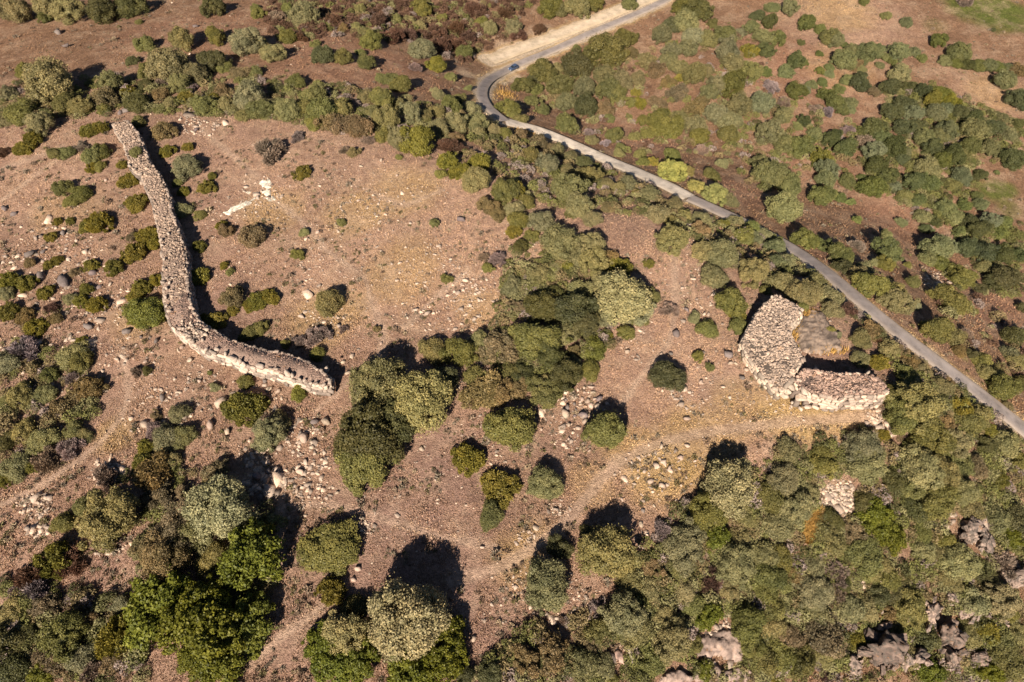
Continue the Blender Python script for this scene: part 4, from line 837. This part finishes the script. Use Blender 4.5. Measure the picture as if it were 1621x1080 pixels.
outcrop('bare_slab', [(1040, 1070), (1060, 1055), (1090, 1060), (1110, 1050), (1190, 1055), (1195, 1085), (1040, 1085)], 1.0, (.40, .29, .23, 1), 'broken pale rock ledge along the bottom edge of the photo', 75, .5, cat='bare rock')
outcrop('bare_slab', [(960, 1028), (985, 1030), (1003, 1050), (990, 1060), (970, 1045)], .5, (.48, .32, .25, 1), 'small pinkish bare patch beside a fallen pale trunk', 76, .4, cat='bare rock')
def crag(px, rad, sq, seed, col, label, rot=0.0, tilt=(0, 0), n=3):
    p, t = hit([px], .5); p = p[0]; s = rad * 1.02 * float(t[0]); VV, FF, TT, o = [], [], [], 0; r = np.random.default_rng(seed)
    for k in range(5 + 4 * n):
        V, F = hull_rock(seed * 31 + k, 10 + k % 4, (1, r.uniform(.45, .9), r.uniform(.6, 1.1)), .8, 6); g1, g2, g3 = worley(V[:, 0] * 2.6 + V[:, 2], V[:, 1] * 2.6 - V[:, 2] * 1.3, seed + k); V = V * (1 + .20 * (g3 - .5) - .16 * (g2 < .12) + .16 * (fbm(V[:, 0] * 5 + V[:, 2] * 3, V[:, 1] * 5 - V[:, 2] * 4, 3, seed) - .5))[:, None]; sc = s * (r.uniform(.6, .75) if k < 3 else r.uniform(.2, .5)); d = r.uniform(0, 6.3); q = (0.25 if k < 3 else r.uniform(.4, 1.0)) * s
        off = np.array((math.cos(d) * q * sq[0], math.sin(d) * q * sq[1], (r.uniform(.1, .35) if k < 3 else r.uniform(-.35, .25)) * s * sq[2]))
        V = (V * sc * np.array(sq)) @ rot3(*(r.normal(size=3) * .25)); a = rot + r.normal() * .5
        V = np.c_[V[:, 0] * math.cos(a) - V[:, 1] * math.sin(a), V[:, 0] * math.sin(a) + V[:, 1] * math.cos(a), V[:, 2]]; c, s2 = math.cos(rot), math.sin(rot)
        V = V + np.array((off[0] * c - off[1] * s2, off[0] * s2 + off[1] * c, off[2])); VV.append(V); FF.append(F + o); o += len(V); TT.append(np.clip(np.full(len(V), r.uniform(.2, .8)) + .5 * (g3 - .5), 0, 1))
    ob = link('crag', rmesh('crag', np.vstack(VV), np.vstack(FF), np.concatenate(TT), M_CRAG)); ob.location = (p[0], p[1], p[2] + .22 * s); ob.rotation_euler = (*tilt, 0); ob.color = col; return tag(ob, label, 'crag', 'rock crags of the wooded slope')
PK, DK = (.36, .265, .21, 1), (.23, .165, .13, 1)
crag((1392, 1030), 36, (.9, .9, 1.3), 81, DK, 'big dark cliff face with a black cleft at the bottom right', .4, n=5)
crag((1440, 1045), 24, (.9, .8, 1.1), 82, PK, 'pale blocky crag just right of the dark cliff face', .2)
crag((1500, 1015), 26, (.7, 1.3, 1.5), 83, DK, 'tall streaked dark crag rising between lower right bushes', .1, n=4)
crag((1468, 972), 20, (1.3, .6, .7), 84, PK, 'long pinkish sloping slab above the tall streaked crag', .8, n=2)
crag((1502, 945), 13, (.7, 1, 1), 85, PK, 'upright small pale crag above the pinkish sloping slab', 0, n=2)
crag((1530, 972), 18, (1.1, .8, .8), 86, PK, 'squarish orange-stained crag right of the tall streaked crag', .3, n=2)
crag((1537, 840), 22, (1, 1, .9), 87, PK, 'largest broken crag in the upper part of the wooded slope', .5, n=4)
crag((1556, 862), 17, (1, .9, .8), 88, PK, 'rough crag joined to the lower right of the largest broken crag', .9, n=3)
crag((1525, 852), 11, (.9, .9, .8), 89, DK, 'small dark crag under the largest broken crag', .1, n=2)
crag((1607, 912), 22, (1.2, .8, .7), 90, PK, 'streaked pale crag at the right edge of the photo', .4, n=3)
crag((1547, 1042), 17, (1, .8, .9), 91, DK, 'dark wedge-shaped crag near the bottom right corner', .3, n=2)
crag((1350, 1050), 16, (1, .9, .8), 92, PK, 'low pale crag left of the dark cliff face', .7, n=3)
crag((1258, 975), 10, (1, .9, .8), 93, PK, 'small split crag deep in the middle of the wooded slope', .7, n=3)
crag((1300, 882), 10, (1.2, .5, .7), 94, PK, 'small pale ledge just below the orange grass patch', .7, n=2)
crag((1590, 985), 10, (1, .7, .7), 95, PK, 'small brown ledge below the streaked right edge crag', .2, n=2)

# fallen trunk on the slope
p = hit([(989, 1012), (1003, 1050)], .4)[0]; v, f = tube([p[0], (p[0] + p[1]) / 2 + np.array((0, 0, .2)), p[1]], (.16, .22, .26))
tag(link('fallen_trunk', raw_mesh('fallen_trunk', v, f, plain('weathered_wood', (.45, .36, .28)), None, True)), 'fallen bleached tree trunk lying across the pinkish bare patch', 'fallen trunk')

# ------------------------------------------------------------------ dry grass
r = np.random.default_rng(15); N_ = 300000
q = np.c_[r.uniform(-30, 1650, N_), r.uniform(-20, 1100, N_)]; w = xy(q)
W_ = np.c_[w, ground_z(w[:, 0], w[:, 1])]; ok = (grid_at(_rn, w[:, 0], w[:, 1]) > .8) & (fbm(w[:, 0] / 6, w[:, 1] / 6, 3, 55) > .33)
for Pf, wd in feet: ok &= ~(poly_dist(w[:, 0], w[:, 1], Pf, False) < wd * .8)
W_ = W_[ok]; n = len(W_); cb = albedo(W_[:, 0], W_[:, 1])
hgt = (.13 + .22 * fbm(W_[:, 0] / 4, W_[:, 1] / 4, 2, 66) ** 1.5) * r.uniform(.6, 1.5, n)
VV, CC = [], []
for b in range(3):
    a = r.uniform(0, 6.3, n); le = r.uniform(.1, .7, n) * hgt; wv = .03 + hgt * .16; px_, py_ = np.cos(a), np.sin(a)
    o1 = W_ + np.c_[px_ * .06, py_ * .06, np.full(n, -.03)]
    VV.append(np.stack([o1 + np.c_[-py_ * wv, px_ * wv, 0 * wv], o1 + np.c_[py_ * wv, -px_ * wv, 0 * wv], o1 + np.c_[px_ * le, py_ * le, hgt * r.uniform(.6, 1.1, n)]], 1))
    CC.append(np.repeat(cb * r.uniform(.75, 1.5, (n, 1)) * np.array((1.03, 1.03, .92)), 3, 0))
V = np.concatenate([v.reshape(-1, 3) for v in VV]); 
Cg = np.clip(np.concatenate(CC), 0, 1)
tag(link('dry_grass', raw_mesh('dry_grass', V, np.arange(len(V)).reshape(-1, 3), M_THICKET, {'Col': ('FLOAT_COLOR', np.c_[Cg, np.ones(len(Cg))])})), 'dry straw-coloured grass tufts over the open ground', 'dry grass', None, 'stuff')
pp = np.array([(1268, 832), (1280, 815), (1300, 805), (1304, 820), (1290, 845), (1283, 862), (1266, 858)], float); q = r.uniform(pp.min(0), pp.max(0), (9000, 2)); q = q[inside(q[:, 0], q[:, 1], pp)]
q = np.vstack([q, r.normal((800, 150), (8, 5), (300, 2)), r.normal((835, 208), (9, 3), (500, 2)), r.normal((1257, 520), (5, 12), (500, 2)), r.normal((1276, 498), (9, 4), (300, 2)), r.normal((1315, 557), (14, 3), (300, 2))]); w = xy(q); w = w[grid_at(_rn, w[:, 0], w[:, 1]) > .3]; z = ground_z(w[:, 0], w[:, 1]); n = len(w); a = r.uniform(0, 6.3, n); h = r.uniform(.4, 1.0, n)
o1 = np.c_[w, z - .05]; V = np.stack([o1 + np.c_[-np.sin(a), np.cos(a), 0 * a] * .07, o1 - np.c_[-np.sin(a), np.cos(a), 0 * a] * .07, o1 + np.c_[np.cos(a) * .5 * h, np.sin(a) * .5 * h, h]], 1).reshape(-1, 3)
c = np.repeat(np.array((.52, .30, .085)) * r.uniform(.75, 1.25, (n, 1)), 3, 0)
tag(link('tall_dry_grass', raw_mesh('tall_dry_grass', V, np.arange(len(V)).reshape(-1, 3), M_THICKET, {'Col': ('FLOAT_COLOR', np.c_[c, np.ones(len(c))])})), 'tall orange-gold dry grass on the wooded slope and by the hairpin', 'tall grass', None, 'stuff')

# ------------------------------------------------------------------ knee-high dead plants speckling the open ground
TINY = [(lambda d: (d[0], d[1], d[3]))(crown(950 + j, nl=5, lr=.5, nq=46, leaf=.26, zc=.25, sz=.6, low=-.1, core=0, elong=2.0, radial=.5)) for j in range(5)]
r = np.random.default_rng(33); n = 15000; q = np.c_[r.uniform(-20, 1640, n), r.uniform(0, 1090, n)]; w = xy(q); ok = (grid_at(_rn, w[:, 0], w[:, 1]) > .8) & (fbm(w[:, 0] / 7, w[:, 1] / 7, 3, 91) > .46)
for Pf, wd in feet: ok &= ~(poly_dist(w[:, 0], w[:, 1], Pf, False) < wd)
w = w[ok]; n = len(w); z = ground_z(w[:, 0], w[:, 1]); s_ = np.exp(r.normal(size=n) * .35) * .26
cc_ = np.array([(.25, .175, .115), (.20, .13, .085), (.24, .19, .13), (.17, .14, .06), (.34, .25, .15)])[r.integers(0, 5, n)] * r.uniform(.8, 1.2, (n, 1))
V, F, Ct = inst([TINY[k] for k in r.integers(0, 5, n)], np.c_[w, z - .03], np.c_[s_, s_, s_ * .9], r.uniform(0, 6.3, n), cc_)
tag(link('dead_plants', raw_mesh('dead_plants', V, F, M_THICKET, {'Col': ('FLOAT_COLOR', np.c_[Ct, np.ones(len(Ct))])})), 'small brown dead plants speckling the open ground', 'dead plants', None, 'stuff')

# ------------------------------------------------------------------ the parked car
pc, tc = hit([(812.5, 107)], .7); pa, pb = hit([(806, 109), (824, 101.5)], 0)[0]
car = empty('parked_car', (pc[0][0], pc[0][1], float(base(pc[0][:1], pc[0][1:2])[0]) + .12))
tag(car, 'small blue parked hatchback with pale bonnet beside the hairpin road', 'car')
dv = pa - pb; car.rotation_euler = (0, 0, math.atan2(dv[1], dv[0])); car.scale = (.85, .85, .85)
def slab(name, prof, w, m, parent, inset=.0, loc=(0, 0, 0)):
    bm = bmesh.new(); a = [bm.verts.new((x, -w / 2 + (inset if z > .85 else 0), z)) for x, z in prof]; b = [bm.verts.new((x, w / 2 - (inset if z > .85 else 0), z)) for x, z in prof]; n = len(prof)
    bm.faces.new(a[::-1]); bm.faces.new(b)
    for i in range(n): bm.faces.new((a[i], a[(i + 1) % n], b[(i + 1) % n], b[i]))
    bmesh.ops.recalc_face_normals(bm, faces=bm.faces); bmesh.ops.bevel(bm, geom=bm.edges[:], offset=.03, segments=2, affect='EDGES')
    o = link(name, bm_mesh(name, bm, m), parent); o.location = loc; return o
M_BLUE, M_GLASS, M_TYRE, M_RIM, M_LAMP = plain('blue_paint', (.06, .085, .14), .25, .5), plain('car_glass', (.02, .025, .03), .08, .6), plain('tyre_rubber', (.02, .02, .02)), plain('rim_metal', (.5, .5, .52), .3, .5, .8), plain('lamp_glass', (.8, .8, .78), .2, .5)
slab('body', [(-1.85, .28), (-1.9, .75), (-1.8, .95), (.75, .98), (1.75, .82), (1.92, .6), (1.9, .28)], 1.72, M_BLUE, car)
slab('cabin', [(-1.72, .94), (-1.45, 1.42), (.1, 1.46), (.85, .97)], 1.6, M_BLUE, car, .12)
def quad(name, pts, m):
    return link(name, raw_mesh(name, pts, [list(range(len(pts)))], m), car)
quad('windscreen', [(.80, -.66, 1.02), (.80, .66, 1.02), (.17, .58, 1.44), (.17, -.58, 1.44)], M_GLASS)
quad('rear_window', [(-1.735, .6, 1.02), (-1.735, -.6, 1.02), (-1.52, -.58, 1.38), (-1.52, .58, 1.38)], M_GLASS)
for s in (-1, 1):
    quad('side_window', [(-1.45, s * .735, 1.02), (.6, s * .735, 1.02), (.1, s * .70, 1.38), (-1.35, s * .70, 1.38)][::s], M_GLASS)
    o = slab('headlight', [(-.06, 0), (.06, 0), (.06, .14), (-.06, .14)], .34, M_LAMP, car, 0, (1.84, s * .62, .64))
    for x in (-1.2, 1.2):
        bm = bmesh.new(); bmesh.ops.create_cone(bm, cap_ends=True, segments=20, radius1=.31, radius2=.31, depth=.2); bmesh.ops.bevel(bm, geom=[e for e in bm.edges if len(e.link_faces) == 2 and e.calc_face_angle(0) > 1], offset=.03, segments=2, affect='EDGES')
        wh = link('wheel', bm_mesh('wheel', bm, M_TYRE), car); wh.location = (x, s * .80, .31); wh.rotation_euler = (R(90), 0, 0)
        bm = bmesh.new(); bmesh.ops.create_cone(bm, cap_ends=True, segments=14, radius1=.19, radius2=.17, depth=.22); ri = link('rim', bm_mesh('rim', bm, M_RIM), wh)
# small stone marker post-free heap beyond the road keeps its own stones in 'loose_stones'
